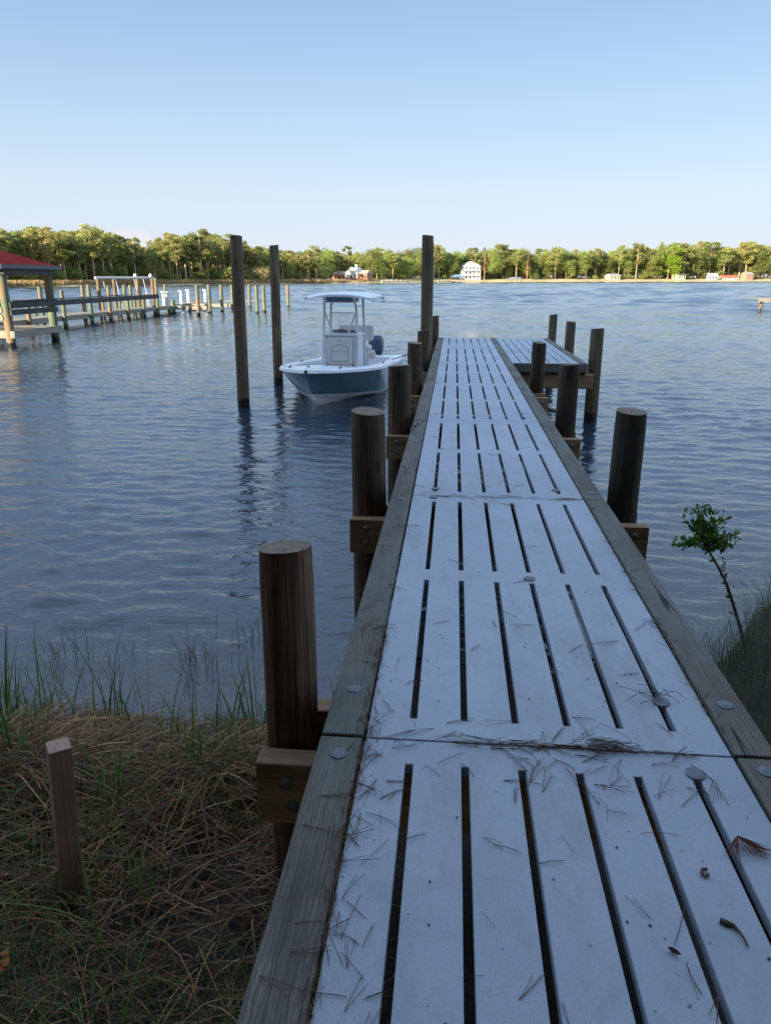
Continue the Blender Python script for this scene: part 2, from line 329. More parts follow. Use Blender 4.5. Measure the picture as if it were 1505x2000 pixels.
def watermat():
    m, nt, bs = newmat('lake_water'); nt.nodes.remove(bs)
    w2 = noise(nt, coords(nt, (5,15.0,1), rnd=False, rot=(0,0,R(-24))), 1, 2, .5, .5)       # capillary ripples on top of the modelled waves
    w3 = noise(nt, coords(nt, (16,30,1), rnd=False, rot=(0,0,R(25))), 1, 2, .6, .2)
    def op(o, a, b):
        n = nd(nt, 'Math', operation=o)
        for i, k in enumerate((a, b)):
            if hasattr(k, 'links'): nt.links.new(k, n.inputs[i])
            else: n.inputs[i].default_value = k
        return n.outputs[0]
    b = bump(nt, op('ADD', op('MULTIPLY', w2, .0115), op('MULTIPLY', w3, .0018)), None, 1.0, 1.0)
    sp = nd(nt, 'SeparateXYZ'); nt.links.new(nd(nt, 'NewGeometry').outputs['Position'], sp.inputs[0])
    mr = nd(nt, 'MapRange'); mr.inputs[1].default_value = 14; mr.inputs[2].default_value = 90; mr.inputs[3].default_value = .012; mr.inputs[4].default_value = .15   # open water is rougher than the sheltered slip
    nt.links.new(sp.outputs[1], mr.inputs[0])
    at_ = nd(nt, 'Attribute', attribute_name='shallow'); tr = nd(nt, 'BsdfTransparent'); tr.inputs[0].default_value = (.75,.72,.62,1)
    body = nd(nt, 'BsdfDiffuse'); body.inputs[0].default_value = (.020,.036,.058,1)
    ms = nd(nt, 'MixShader'); nt.links.new(at_.outputs['Fac'], ms.inputs[0]); nt.links.new(body.outputs[0], ms.inputs[1]); nt.links.new(tr.outputs[0], ms.inputs[2])
    fr = nd(nt, 'Fresnel'); fr.inputs[0].default_value = 1.62; gl = nd(nt, 'BsdfGlossy'); nt.links.new(mr.outputs[0], gl.inputs['Roughness']); gl.inputs['Color'].default_value = (.97,.99,1,1)
    for n in (fr, gl): nt.links.new(b, n.inputs['Normal'])
    m2 = nd(nt, 'MixShader'); nt.links.new(fr.outputs[0], m2.inputs[0]); nt.links.new(ms.outputs[0], m2.inputs[1]); nt.links.new(gl.outputs[0], m2.inputs[2])
    nt.links.new(m2.outputs[0], nt.nodes['Material Output'].inputs[0]); return m
M['water'] = watermat()
def water_rows():
    ys, y = [], 2.6
    while y < 90: ys.append(y); y += max(.04, .0021*y+.028)
    while y < 1100: ys.append(y); y += .0021*y+.05*(y-90)**.45
    return np.array(ys)
WY_ = water_rows(); NU = 760; U = np.linspace(-1,1,NU)
U = U*(.55+.45*U*U)                                          # columns densest straight ahead
half = 4+WY_*1.0+3; WXg = -.6-.12*WY_[:,None]+U[None,:]*half[:,None]; WYg = np.repeat(WY_[:,None], NU, 1)
dyl = np.gradient(WY_)[:,None]; Z = np.zeros_like(WXg); wr = np.random.default_rng(3)
patch = .75+.25*np.sin(.21*WXg+.35*WYg+1)*np.sin(.13*WYg-.17*WXg)+.15*np.sin(.9*WXg+.6*WYg)*np.sin(.5*WYg-.4*WXg+2)
openw = np.interp(WYg, [3,8,20,60,200,900], [.85,1.05,1.05,1.15,1.35,1.35]); openw = openw*np.clip((WYg-shy(WXg)+.2)/1.5,.12,1)
comps = [(l, a, sl) for l, n_, sl, sp_ in ((.17,6,.034,.55),(.26,8,.046,.42),(.38,8,.044,.34),(.60,6,.032,.34),(1.1,5,.020,.4),(2.4,5,.034,.5),(5.,5,.046,.5),(11.,4,.048,.4)) for a, l, sl in [(wr.normal(.16,sp_), l*wr.uniform(.8,1.25), sl*wr.uniform(.7,1.2)) for _ in range(n_)]]
for l, a, sl in comps:
    k_ = 2*PI/l; kx, ky = k_*math.sin(a), k_*math.cos(a); ph = wr.uniform(0,6.28); am = sl/k_
    lod = np.clip((l/dyl-3)/3,0,1)
    if l > 1.9: lod = lod*np.clip((WYg-25)/80,0.05,1)
    Z += am*lod*np.sin(kx*WXg+ky*WYg+ph+.5*np.sin(.31*kx*WYg-.27*ky*WXg+ph*2))
Z *= patch*openw
Z[0,:] = Z[-1,:] = 0; Z[:,0] = Z[:,-1] = 0
nx = NU; ii = np.arange(len(WY_)-1)[:,None]*nx+np.arange(nx-1)[None]; Fq = np.stack([ii,ii+1,ii+nx+1,ii+nx],-1).reshape(-1,4)
V = np.stack([WXg,WYg,Z],-1).reshape(-1,3); nb = len(V)
# calm outer sheet joined round the wave field: left, right and far
out = []
def flatquad(a, b, c, d): out.extend([a,b,c,d])
y0_, y1_ = WY_[0], WY_[-1]; L0, L1 = WXg[0,0], WXg[-1,0]; R0, R1 = WXg[0,-1], WXg[-1,-1]
flatquad((-5200,y0_-40,0),(L0,y0_-40,0),(L0,y0_,0),(-5200,y0_,0)); flatquad((-5200,y0_,0),(L0,y0_,0),(L1,y1_,0),(-5200,y1_,0))
flatquad((R0,y0_,0),(5200,y0_,0),(5200,y1_,0),(R1,y1_,0)); flatquad((R0,y0_-40,0),(5200,y0_-40,0),(5200,y0_,0),(R0,y0_,0))
flatquad((-5200,y1_,0),(5200,y1_,0),(5200,5200,0),(-5200,5200,0)); flatquad((L0,y0_-40,0),(R0,y0_-40,0),(R0,y0_,0),(L0,y0_,0))
V = np.concatenate([V, np.array(out)]); Fq = np.concatenate([Fq, nb+np.arange(len(out)).reshape(-1,4)])
w = npmesh('water', V, Fq, M['water'], smooth=True); tag(w, kind='structure')
att = w.data.attributes.new('shallow', 'FLOAT', 'POINT'); dep = np.maximum(0, -hg(V[:,0], V[:,1])).ravel()
att.data.foreach_set('value', (np.exp(-dep/.30)).astype(np.float32))

# ------------------------------------------------------------------ foliage prototypes
QV = np.array([(-.5,-.5,0),(.5,-.5,0),(.5,.5,0),(-.5,.5,0)])
def leaf_quads(centres, size):
    n = len(centres); a = rng.normal(size=(n,3)); a /= np.linalg.norm(a,axis=1)[:,None]
    b = np.cross(a, rng.normal(size=(n,3))); b /= np.linalg.norm(b,axis=1)[:,None]
    s = (np.asarray(size)*rng.uniform(.6,1.3,n))[:,None]
    P = [centres-a*s*.5-b*s*.2, centres+a*s*.1-b*s*.45, centres+a*s*.6+b*s*.1, centres-a*s*.05+b*s*.4]
    return np.stack(P,1).reshape(-1,3), np.arange(n*4).reshape(-1,4)
def crown(clusters, n, size):
    """clusters: (x,y,z,rx,rz) lumps; leaves crowd towards each lump's surface"""
    w_ = np.array([c[3]**2*c[4] for c in clusters]); pick = rng.choice(len(clusters), n, p=w_/w_.sum())
    C = np.array(clusters)[pick]; d = rng.normal(size=(n,3)); d /= np.linalg.norm(d,axis=1)[:,None]
    r = rng.uniform(.25,1.25,n)**.7; return leaf_quads(C[:,:3]+d*r[:,None]*np.stack([C[:,3],C[:,3],C[:,4]],-1), size)
def tree_proto(kind, H, seed):
    random.seed(seed); cl = []; tb = MB(); lean = (random.uniform(-.04,.04)*H, random.uniform(-.03,.03)*H)
    r0 = H*.016 if kind != 'broad' else H*.018
    tb.tube([(0,0,-.5),(lean[0]*.3,lean[1]*.3,H*.4),(lean[0]*.8,lean[1]*.8,H*.72),(lean[0],lean[1],H*.95)], [r0,r0*.8,r0*.5,r0*.12], 7)
    def limb(z, r, a, dz):
        f = z/H; tb.tube([(lean[0]*f,lean[1]*f,z),(lean[0]*f+math.cos(a)*r,lean[1]*f+math.sin(a)*r,z+dz)], [r0*.3,r0*.1], 4, cap=False)
    if kind == 'pine':
        lo = random.uniform(.38,.58); k = random.randint(12,20)
        for i in range(k):
            t = i/(k-1); z = H*(lo+(1-lo)*t*.98); w_ = H*.17*math.sin(PI*min(.97,(.18+.72*(1-t)**.8)))*random.uniform(.6,1.1); a = random.uniform(0,2*PI)
            cl.append((lean[0]*z/H+math.cos(a)*w_, lean[1]*z/H+math.sin(a)*w_, z, H*random.uniform(.05,.10), H*random.uniform(.035,.065)))
            limb(z-H*.02, w_, a, H*.02)
        for i in range(4): limb(H*random.uniform(.25,lo), H*.05, random.uniform(0,6.3), H*.01)
        return tb, cl, 2600, .026*H
    if kind == 'broad':
        lo = random.uniform(.16,.28); k = 24
        for i in range(k):
            t = i/(k-1); z = H*(lo+(1-lo)*t*.93); w_ = H*.27*math.sin(PI*(.2+.72*t))**.7*random.uniform(.35,1); a = random.uniform(0,2*PI)
            cl.append((lean[0]*z/H+math.cos(a)*w_, lean[1]*z/H+math.sin(a)*w_, z, H*random.uniform(.09,.14), H*random.uniform(.07,.11)))
            if i%3 == 0: limb(z-H*.08, w_*.8, a, H*.07)
        return tb, cl, 3200, .028*H
    if kind == 'spire':
        for i in range(16):
            t = i/15; z = H*(.15+.83*t); w_ = H*.15*(1-t)**.7*random.uniform(.4,1); a = random.uniform(0,2*PI)
            cl.append((math.cos(a)*w_, math.sin(a)*w_, z, H*(.03+.05*(1-t)), H*.05))
        return tb, cl, 1500, .03*H
    if kind == 'thin':                                       # sparse reddish cypress: limbs show
        for i in range(26):
            t = i/25; z = H*(.28+.70*t); w_ = H*.17*(1-t*.75)*random.uniform(.3,1); a = random.uniform(0,2*PI); limb(z-H*.01, w_, a, H*.03)
            cl.append((math.cos(a)*w_, math.sin(a)*w_, z+H*.02, H*.04, H*.03))
        return tb, cl, 420, .022*H
    if kind == 'bush':
        for i in range(12):
            a = random.uniform(0,2*PI); w_ = H*random.uniform(.1,.62); cl.append((math.cos(a)*w_, math.sin(a)*w_*.7, H*random.uniform(.3,.78)*(1-.3*w_/H), H*.3, H*.25))
        return tb, cl, 1000, .075*H
G = {
 'pine': leafmat('pine_foliage', [(.20,.225,.075),(.30,.32,.105),(.39,.385,.14)]),
 'broad': leafmat('broad_foliage', [(.16,.22,.06),(.25,.30,.085),(.33,.36,.11)]),
 'lime': leafmat('lime_foliage', [(.12,.20,.015),(.2,.30,.025),(.26,.34,.05)]),
 'thin': leafmat('rusty_foliage', [(.14,.075,.04),(.20,.12,.06),(.12,.11,.04)]),
 'bush': leafmat('shrub_foliage', [(.15,.19,.045),(.23,.26,.065),(.31,.31,.095)]),
 'pale': leafmat('pale_foliage', [(.16,.15,.06),(.23,.21,.09),(.27,.24,.12)]),
}
M['bark'] = flat('pine_bark', (.52,.38,.26), .9, .35, 2)
M['barkd'] = flat('dark_bark', (.16,.115,.08), .9, .35, 2)
M['barkr'] = flat('red_bark', (.34,.19,.13), .9, .3, 2)
def make_tree(kind, mat, bark, H, seed, name, label, cat, group):
    tb, cl, n, s = tree_proto(kind, H, seed); t = thing(name, label, cat, (0,-500,0), 0, group)
    tb.build('trunk', bark, t, smooth=60); V, Fq = crown(cl, n, s); npmesh('crown', V, Fq, mat, t); return t

# ------------------------------------------------------------------ far bank
FS = [(-420,-80),(-230,110),(-128,205),(-111,279),(-78,354),(-51,408),(4,510),(126,600),(292,700),(520,820),(1000,980),(1800,1100)]
FSP = [Vector(p) for p in FS]; SEG = []
cum = 0
for a, b in zip(FSP, FSP[1:]): SEG.append((cum, a, b, (b-a).length)); cum += (b-a).length
def fs(s):
    for c, a, b, L in SEG:
        if s <= c+L or b is FSP[-1]:
            t = (s-c)/L; p = a.lerp(b, t); d = (b-a).normalized(); return p, Vector((-d.y, d.x))
def far_at_px(xp, off):
    """point of the far bank, `off` metres behind the waterline, in the direction of photo column xp"""
    lo, hi = 250, cum*.8
    for _ in range(40):
        s = (lo+hi)/2; p, n = fs(s); q = p+n*off
        if px(q.x, q.y, 1)[0] < xp: lo = s
        else: hi = s
    return q, s
ss = np.arange(0, cum, 9.); offs = [(-12,-.9),(-1,-.15),(0,.02),(.8,.45),(4,.8),(9,1.5),(16,2.1),(60,3),(300,4),(1800,6)]
V = []
for i, s in enumerate(ss):
    p, n = fs(s)
    p2, n2 = fs(max(0,s-25)); p3, n3 = fs(min(cum-1,s+25)); nn = (n+n2+n3).normalized(); j = 1.2*math.sin(s*.11)+.8*math.sin(s*.31)
    for o, z in offs: q = p+nn*(o+j); V.append((q.x, q.y, z))
k = len(offs); Fq = [(i*k+j, (i+1)*k+j, (i+1)*k+j+1, i*k+j+1) for i in range(len(ss)-1) for j in range(k-1)]
def farmat():
    m, nt, bs = newmat('far_bank_grass'); n = noise(nt, coords(nt, (.05,.05,.05), rnd=False), 1, 5, .7)
    c = ramp(nt, n, [(.35,(.42,.31,.17)),(.5,(.46,.36,.20)),(.62,(.26,.28,.09))]); nt.links.new(c, bs.inputs['Base Color']); bs.inputs['Roughness'].default_value = .95; return m
tag(npmesh('far_bank', V, Fq, farmat(), smooth=True), kind='structure')

SKY = [(-200,455),(0,450),(40,455),(75,446),(110,452),(150,451),(200,455),(235,461),(265,478),(300,484),(312,468),(360,464),(400,461),(440,463),(470,474),(500,486),(540,490),(560,492),(600,490),(640,482),(660,494),(700,492),(735,487),(780,494),(850,481),(870,487),(905,489),(945,484),(1000,488),(1060,492),(1100,489),(1150,492),(1180,487),(1220,484),(1250,483),(1290,478),(1330,474),(1380,478),(1420,482),(1440,477),(1505,474),(1700,470)]
def skyrow(x): return np.interp(x, [a for a,_ in SKY], [b for _,b in SKY])
def hfor(q, row): return atY(px(q.x,q.y,1)[0], row, q.y).z
pines = [make_tree('pine', G['pine'], M['bark'], 18, 11+i, 'pine_tree', 'tall pine with bare trunk in the dense sunlit wood on the left far shore', 'tree', 'pines of the wood on the left far shore') for i in range(6)]
broads = [make_tree('broad', G['broad'], M['barkd'], 16, 31+i, 'broadleaf_tree', 'rounded green tree among the trees lining the far shore', 'tree', 'rounded trees along the far shore') for i in range(5)]
used = set()
def place(proto, q, H, base, label=None, group=None, wide=1.):
    s = H/base
    if proto.name not in used: used.add(proto.name); o = proto
    else: o = dup(proto)
    o.location = (q.x, q.y, 1.5); o.rotation_euler = (0,0,random.uniform(0,6.28)); o.scale = (s*wide,s*wide,s)
    if label: o['label'] = label
    if group: o['group'] = group
    return o
REG = [(105,'behind the red roofed pavilion'),(190,'between the pavilion and the boat lift'),(305,'behind the boat lift'),(450,'between the boat lift and first tall pile'),(545,'between the two tall left piles'),(650,'between the second tall pile and brick house'),(820,'between the brick house and dock edge pile'),
       (900,'between the dock edge pile and white house'),(1030,'just right of the white three storey house'),(1180,'right of the small shore gazebo'),(1300,'around the cream house and pointed tree'),(1400,'behind the small pale yellow house'),(9999,'behind the red roofed house at right')]
def lab(kind, x):
    r = next(t for m_, t in REG if x < m_)
    if kind == 'pine': return ('tall far shore pine '+r, 'far shore pines '+r)
    if kind == 'broad': return ('rounded green far shore tree '+r, 'rounded far shore trees '+r)
    return ('low olive shrub on the far shore '+r, 'far shore shrubs '+r)
random.seed(5)
xp = -70; cnt = 0
while xp < 1570:
    left = xp < 520
    for row, off in enumerate((16, 25, 37)):
        x_ = xp+random.uniform(-6,6); q, s = far_at_px(x_, off+random.uniform(-3,4))
        if row == 0 and (640 < x_ < 722 or 885 < x_ < 945): continue
        dist = q.length; top = skyrow(x_)-2+(0,1,0)[row]+random.uniform(-4,16)*(.7 if row else 1.3)-(random.uniform(3,9) if random.random() < .10 else 0)
        H = hfor(q, top)-1.5
        if left or random.random() < .42:
            place(random.choice(pines), q, H, 18, *lab('pine', x_), wide=random.uniform(.85,1.45))
        else: place(random.choice(broads), q, H*random.uniform(.85,1), 16, *lab('broad', x_), wide=random.uniform(1.0,1.4))
        cnt += 1
    xp += 14.5 if left else 15.5
print('far trees', cnt)
def special(kind, mat, bark, xpix, top, off, name, label, cat, wide=1):
    q, s = far_at_px(xpix, off); t = make_tree(kind, mat, bark, 18, int(xpix), name, label, cat, None)
    H = hfor(q, top)-.7; t.location = (q.x,q.y,.7); t.scale = (H/18*wide,H/18*wide,H/18); return t
special('thin', G['thin'], M['barkr'], 945, 485, 7, 'cypress_tree', 'reddish brown sparse tree just right of the white three storey house', 'tree')
special('thin', G['thin'], M['barkr'], 1028, 492, 7, 'cypress_tree', 'reddish brown sparse tree behind the small gazebo on the far shore', 'tree')
special('spire', G['lime'], M['barkd'], 1284, 473, 14, 'poplar_tree', 'bright green pointed tree rising above the right far shore treeline', 'tree')
special('broad', G['lime'], M['barkd'], 1310, 478, 10, 'broadleaf_tree', 'bright lime green broad tree right of the pointed tree on right shore', 'tree')
special('broad', G['lime'], M['barkd'], 897, 500, 30, 'broadleaf_tree', 'bright green tree directly behind the white three storey house', 'tree')
special('bush', G['pale'], M['barkd'], 502, 516, 4, 'willow_shrub', 'large pale yellowish shrub at the shore between the two tall left pilings', 'shrub', 1.0)
special('bush', G['bush'], M['barkd'], 455, 515, 5, 'round_shrub', 'green shrub at the shore partly behind the left tall piling', 'shrub', 1.0)
bush0 = make_tree('bush', G['bush'], M['barkd'], 3, 77, 'waterside_shrub', 'low olive shrub under the tall trees on the far shore', 'shrub', 'low shrubs below the far shore trees')
first = True; random.seed(9)
for i in range(120):
    x_ = -60+i*13.3+random.uniform(-7,7)
    if 640 < x_ < 722 or 885 < x_ < 945: continue
    q, s = far_at_px(x_, random.uniform(11,30)); o = bush0 if first else dup(bush0); first = False
    k_ = random.uniform(.6,1.9)*(1.2 if x_ < 520 else 1); o.location = (q.x,q.y,1.2); o.scale = (k_*1.3,k_*1.3,k_*1.15); o.rotation_euler = (0,0,random.uniform(0,6)); o['label'], o['group'] = lab('shrub', x_)
for i in range(78):                                          # bright low broadleaved trees under and between the pines
    x_ = -60+i*(7.6 if i < 60 else 60)+random.uniform(-4,4) if i < 60 else 540+(i-60)*56+random.uniform(-12,12)
    if 640 < x_ < 722 or 885 < x_ < 945: continue
    q, s = far_at_px(x_, random.uniform(28,42)); r_ = next(t for m_, t in REG if x_ < m_)
    place(random.choice(broads), q, random.uniform(5,9.5), 16, 'low bright green tree '+r_, 'low bright green trees '+r_, wide=random.uniform(1.2,1.7))
# dense wood behind the individual trees: one mass nobody could count
VV, FF, nv = [], [], 0; tb = MB(); random.seed(4)
for i in range(400):
    x_ = -160+i*4.6; q, s = far_at_px(x_, random.uniform(42,75)); H = hfor(q, skyrow(x_)+random.uniform(1,9)); 
    cl = [(q.x+random.uniform(-3,3), q.y+random.uniform(-3,3), H*random.uniform(.2,.9), 3.4, 2.8) for _ in range(10)]
    V, Fq = crown(cl, 420, 1.15); VV.append(V); FF.append(Fq+nv); nv += len(V)
    tb.tube([(q.x,q.y,0),(q.x,q.y,H*.8)], [.3,.12], 5, cap=False)
V = np.concatenate(VV+[np.array(tb.v)]); Fq = np.concatenate(FF+[np.array(tb.f)+nv])
mi = np.concatenate([np.zeros(sum(len(f) for f in FF)), np.ones(len(tb.f))])
tag(npmesh('far_wood', V, Fq, [leafmat('far_wood_foliage', [(.14,.19,.05),(.21,.25,.07),(.29,.30,.095)]), M['bark']], mi=mi), 'dense mixed wood rising behind the far shore trees', 'wood', None, 'stuff')
# marsh grass strip along the far shore
random.seed(3)
def blades_np(P, H, Wd, lean, mat, name):
    n = len(P); a = rng.uniform(0,2*PI,n); d = np.stack([np.cos(a),np.sin(a),a*0],-1); l = rng.normal(size=(n,3))*lean; l[:,2] = 1
    V = np.stack([P-d*Wd[:,None]/2, P+d*Wd[:,None]/2, P+d*Wd[:,None]*.2+l*H[:,None], P-d*Wd[:,None]*.2+l*H[:,None]],1).reshape(-1,3)
    return npmesh(name, V, np.arange(n*4).reshape(-1,4), mat)
P = []; Hh = []
for i in range(26000):
    s = random.uniform(250, cum*.62); p, n = fs(s); o = random.uniform(.5,9)**1.0; q = p+n*o
    if i % 4: s = random.uniform(330, 620); p, n = fs(s); q = p+n*random.uniform(.5,10)
    P.append((q.x,q.y,.35)); Hh.append(random.uniform(.7,1.9) if s < 640 else random.uniform(.25,.7))
tag(blades_np(np.array(P), np.array(Hh), rng.uniform(.25,.6,len(P)), .25, leafmat('marsh_grass_blades', [(.26,.17,.10),(.42,.29,.16),(.34,.27,.12)]), 'marsh_grass'), 'tan marsh grass fringing the far shore', 'grass', None, 'stuff')

# ------------------------------------------------------------------ wood on the near bank (left of and behind the viewer)
VV, FF, nv = [], [], 0; tb = MB(); random.seed(21)
spots = [(random.uniform(-33,-7), random.uniform(-24,0.8)) for _ in range(76)]+[(random.uniform(-26,-8), random.uniform(-9,.8)) for _ in range(26)]+[(random.uniform(-8,32), random.uniform(-26,-5)) for _ in range(34)]
for x_, y_ in spots:
    z0 = float(hg(x_, y_)); H = random.uniform(12.5,15.5); cl = []
    lo = .2
    for j in range(22):
        t = j/21; w_ = 2.9*math.sin(PI*(.15+.75*t))*random.uniform(.3,1); a = random.uniform(0,2*PI)
        cl.append((x_+math.cos(a)*w_, y_+math.sin(a)*w_, z0+H*(lo+(1-lo)*t*.95), random.uniform(.9,1.5), random.uniform(.6,1.1)))
    V, Fq = crown(cl, 1500, .42); VV.append(V); FF.append(Fq+nv); nv += len(V)
    tb.tube([(x_,y_,z0-.3),(x_+.1,y_,z0+H*.5),(x_,y_+.1,z0+H*.93)], [.2,.14,.03], 8, cap=False)
for x_, y_ in [(-5.6,-1.6),(-2.6,-3.4),(2.4,-3.4),(5.6,-2.2),(0,-6),(-9,-.4),(9.5,-2.5),(-6,-6),(6,-6)]:      # unseen tall pines, boughs shaped to darken the near end of the dock
    z0 = float(hg(x_, y_)); H = random.uniform(17,20); cl = []
    for j in range(26):
        t = j/25; w_ = 4.6*math.sin(PI*(.12+.75*t))*random.uniform(.3,1); a = random.uniform(0,2*PI); z_ = z0+H*(.24+.74*t)
        cl.append((x_+math.cos(a)*w_, min(y_+math.sin(a)*w_, 1.5), z_, random.uniform(1.1,1.7), random.uniform(.6,1.0)))
    V, Fq = crown(cl, 3900, .46); VV.append(V); FF.append(Fq+nv); nv += len(V)
    tb.tube([(x_,y_,z0-.3),(x_+.2,y_,z0+H*.5),(x_,y_+.2,z0+H*.95)], [.24,.17,.03], 9, cap=False)
V = np.concatenate(VV+[np.array(tb.v)]); Fq = np.concatenate(FF+[np.array(tb.f)+nv]); mi = np.concatenate([np.zeros(sum(len(f) for f in FF)), np.ones(len(tb.f))])
tag(npmesh('near_wood', V, Fq, [leafmat('near_wood_foliage', [(.04,.055,.015),(.07,.085,.02),(.11,.11,.03)]), M['bark']], mi=mi), 'pine wood on the near bank beside the dock', 'wood', None, 'stuff')

# ------------------------------------------------------------------ the dock
DZ = 1.2; XL, XR = -.27, .965; RW = .148; SY = [-.81]+[2.2+3.01*i for i in range(7)]
dock = thing('dock', 'long grey slotted panel dock on round wooden piles running out from the bank', 'dock', (0,0,0))
def panel(x0, x1, y0, y1, name='deck_panel'):
    g = .004; x0 += g; x1 -= g; y0 += g; y1 -= g; W = x1-x0; L = y1-y0; sw = .026
    xs = [x0]; 
    for i in range(6):
        c = x0+W*(.129+.149*i); xs += [c-sw/2, c+sw/2]
    xs.append(x1); ys = [y0, y0+.13, y0+L/2-.075, y0+L/2+.075, y1-.13, y1]
    zt, zb = DZ, DZ-.04; mb = MB(); nx, ny = len(xs), len(ys)
    for z in (zt, zb):
        for y in ys:
            for x in xs: mb.v.append((x+random.uniform(-.0008,.0008), y, z))
    solid = lambda i, j: 0 <= i < nx-1 and 0 <= j < ny-1 and not (i % 2 == 1 and j in (1,3))
    top = lambda i, j: j*nx+i
    bot = lambda i, j: nx*ny+j*nx+i
    for j in range(ny-1):
        for i in range(nx-1):
            if not solid(i,j): continue
            mb.f.append((top(i,j),top(i+1,j),top(i+1,j+1),top(i,j+1))); mb.f.append((bot(i,j),bot(i,j+1),bot(i+1,j+1),bot(i+1,j)))
            if not solid(i-1,j): mb.f.append((top(i,j),top(i,j+1),bot(i,j+1),bot(i,j)))
            if not solid(i+1,j): mb.f.append((top(i+1,j+1),top(i+1,j),bot(i+1,j),bot(i+1,j+1)))
            if not solid(i,j-1): mb.f.append((top(i+1,j),top(i,j),bot(i,j),bot(i+1,j)))
            if not solid(i,j+1): mb.f.append((top(i,j+1),top(i+1,j+1),bot(i+1,j+1),bot(i,j+1)))
    mb.m = [0]*len(mb.f); o = mb.build(name, M['deck'], dock, bevel=.0035)
    o.location = (0,0,random.uniform(-.0015,.0015)); return o
random.seed(12)
for a, b in zip(SY, SY[1:]): panel(XL, XR, a, b)
TX0, TX1 = XR+RW, XR+RW+1.225
for a, b in ((SY[5],SY[6]),(SY[6],SY[7])): panel(TX0, TX1, a, b)
def board(x0, x1, y0, y1, z0, z1, name, mat, bv=.006, n=9):
    mb = MB(); vs = []; w = [random.uniform(-.002,.002) for _ in range(n+1)]
    for i in range(n+1):
        y = y0+(y1-y0)*i/n
        for x, z in ((x0,z0),(x1,z0),(x1,z1),(x0,z1)): vs.append((x+w[i], y, z+w[i]*.6))
    fs_ = [(0,1,2,3)] + [(i*4+j, i*4+4+j, i*4+4+(j+1)%4, i*4+(j+1)%4) for i in range(n) for j in range(4)] + [(n*4+3,n*4+2,n*4+1,n*4)]
    mb.add(vs, fs_); return mb.build(name, mat, dock, bevel=bv)
zr = DZ+.006
for a, b in ((-.81,2.19),(2.205,8.215),(8.23,14.235),(14.25,20.26)):
    board(XL-RW-.003, XL-.006, a, b, zr-.04, zr, 'edge_board', M['rail'])
    board(XR+.006, XR+RW-.003, a, b, zr-.04, zr, 'edge_board', M['rail'])
board(TX1+.006, TX1+.006+.142, SY[5], SY[7], zr-.04, zr, 'edge_board', M['rail'])
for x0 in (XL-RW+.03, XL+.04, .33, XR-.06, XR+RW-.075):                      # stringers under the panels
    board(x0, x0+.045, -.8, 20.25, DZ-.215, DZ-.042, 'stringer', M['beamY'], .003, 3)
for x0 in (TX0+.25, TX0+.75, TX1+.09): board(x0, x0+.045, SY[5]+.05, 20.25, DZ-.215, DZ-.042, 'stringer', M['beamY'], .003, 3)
mb = MB(); mb.box(XR+RW+.002, TX1+.15, SY[5]-.045, SY[5]-.004, DZ-.16, DZ+.001); mb.build('fascia_board', wood('fascia_timber', (.11,.11,.09), (.25,.25,.2), 'X', fine=20), dock, bevel=.004)
for a in (20.27,):
    mb = MB(); mb.box(XL-RW, TX1+.15, a, a+.04, DZ-.16, DZ-.002); mb.build('fascia_board', M['beam'], dock, bevel=.004)
bolt = [(.0,-.001),(.026,0),(.024,.008),(.016,.015),(.006,.018)]
def add_bolt(parent, p, rot=None, prof=None, name='bolt', mat=None):
    mb = MB(); mb.lathe(prof or bolt, (0,0,0), 14, M=rot); o = mb.build(name, mat or M['galv'], parent, smooth=50); o.location = p; return o
MX = Matrix.Rotation(PI/2, 4, 'X')
def pile(x, y, top, r, mat='pile', parent=None, zb=-1.3, lean=(0,0), name='pile', n=26):
    mb = MB(); H = top-zb; k = 22
    for i in range(k):
        z = zb+H*i/(k-1); rr = r*(1.03-.05*i/(k-1))
        for j in range(n):
            a = 2*PI*j/n; q = rr*(1+.022*math.sin(2*a+x*3)+.014*math.sin(5*a+z*2.1+y)+.008*math.sin(9*a-z*5))
            if i == k-1: q -= .004
            mb.v.append((math.cos(a)*q+lean[0]*(z-top), math.sin(a)*q+lean[1]*(z-top), z+(.012*math.sin(a+y) if i == k-1 else 0)))
    for i in range(k-1):
        for j in range(n): mb.f.append((i*n+j, i*n+(j+1)%n, (i+1)*n+(j+1)%n, (i+1)*n+j)); mb.m.append(0)
    mb.f.append(tuple((k-1)*n+j for j in range(n))); mb.m.append(1)
    o = mb.build(name, [M[mat], M['end']], parent, smooth=50); o.location = (x,y,0); return o
lp = [(2.55,.106,-.635),(5.50,.135,-.655),(8.6,.137,-.64),(11.65,.118,-.62),(14.6,.125,-.6),(20.2,.1,-.52)]
for i, (y, r, x) in enumerate(lp): pile(x+.03, y, 1.765+.01*math.sin(i*3), r, parent=dock, lean=(random.uniform(-.008,.008),0))
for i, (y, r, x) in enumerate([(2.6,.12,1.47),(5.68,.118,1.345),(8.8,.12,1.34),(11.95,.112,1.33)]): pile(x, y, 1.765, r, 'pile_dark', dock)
for y, r, x, t in [(14.82,.125,2.73,1.8),(17.75,.11,2.66,1.77),(20.6,.105,2.62,1.80)]:
    pile(x, y, t, r, 'pile_tall', dock)
def beam(x0, x1, y0, y1, z0, z1, bolts, side=-1):
    mb = MB(); mb.box(x0, x1, y0, y1, z0, z1); o = mb.build('cross_beam', M['beam'], dock, bevel=.006)
    for bx, bz in bolts: add_bolt(o, (bx, y0-.001, bz), MX, name='bolt', mat=M['galv'] if y0 > 3 else M['boltdull'])
    return o
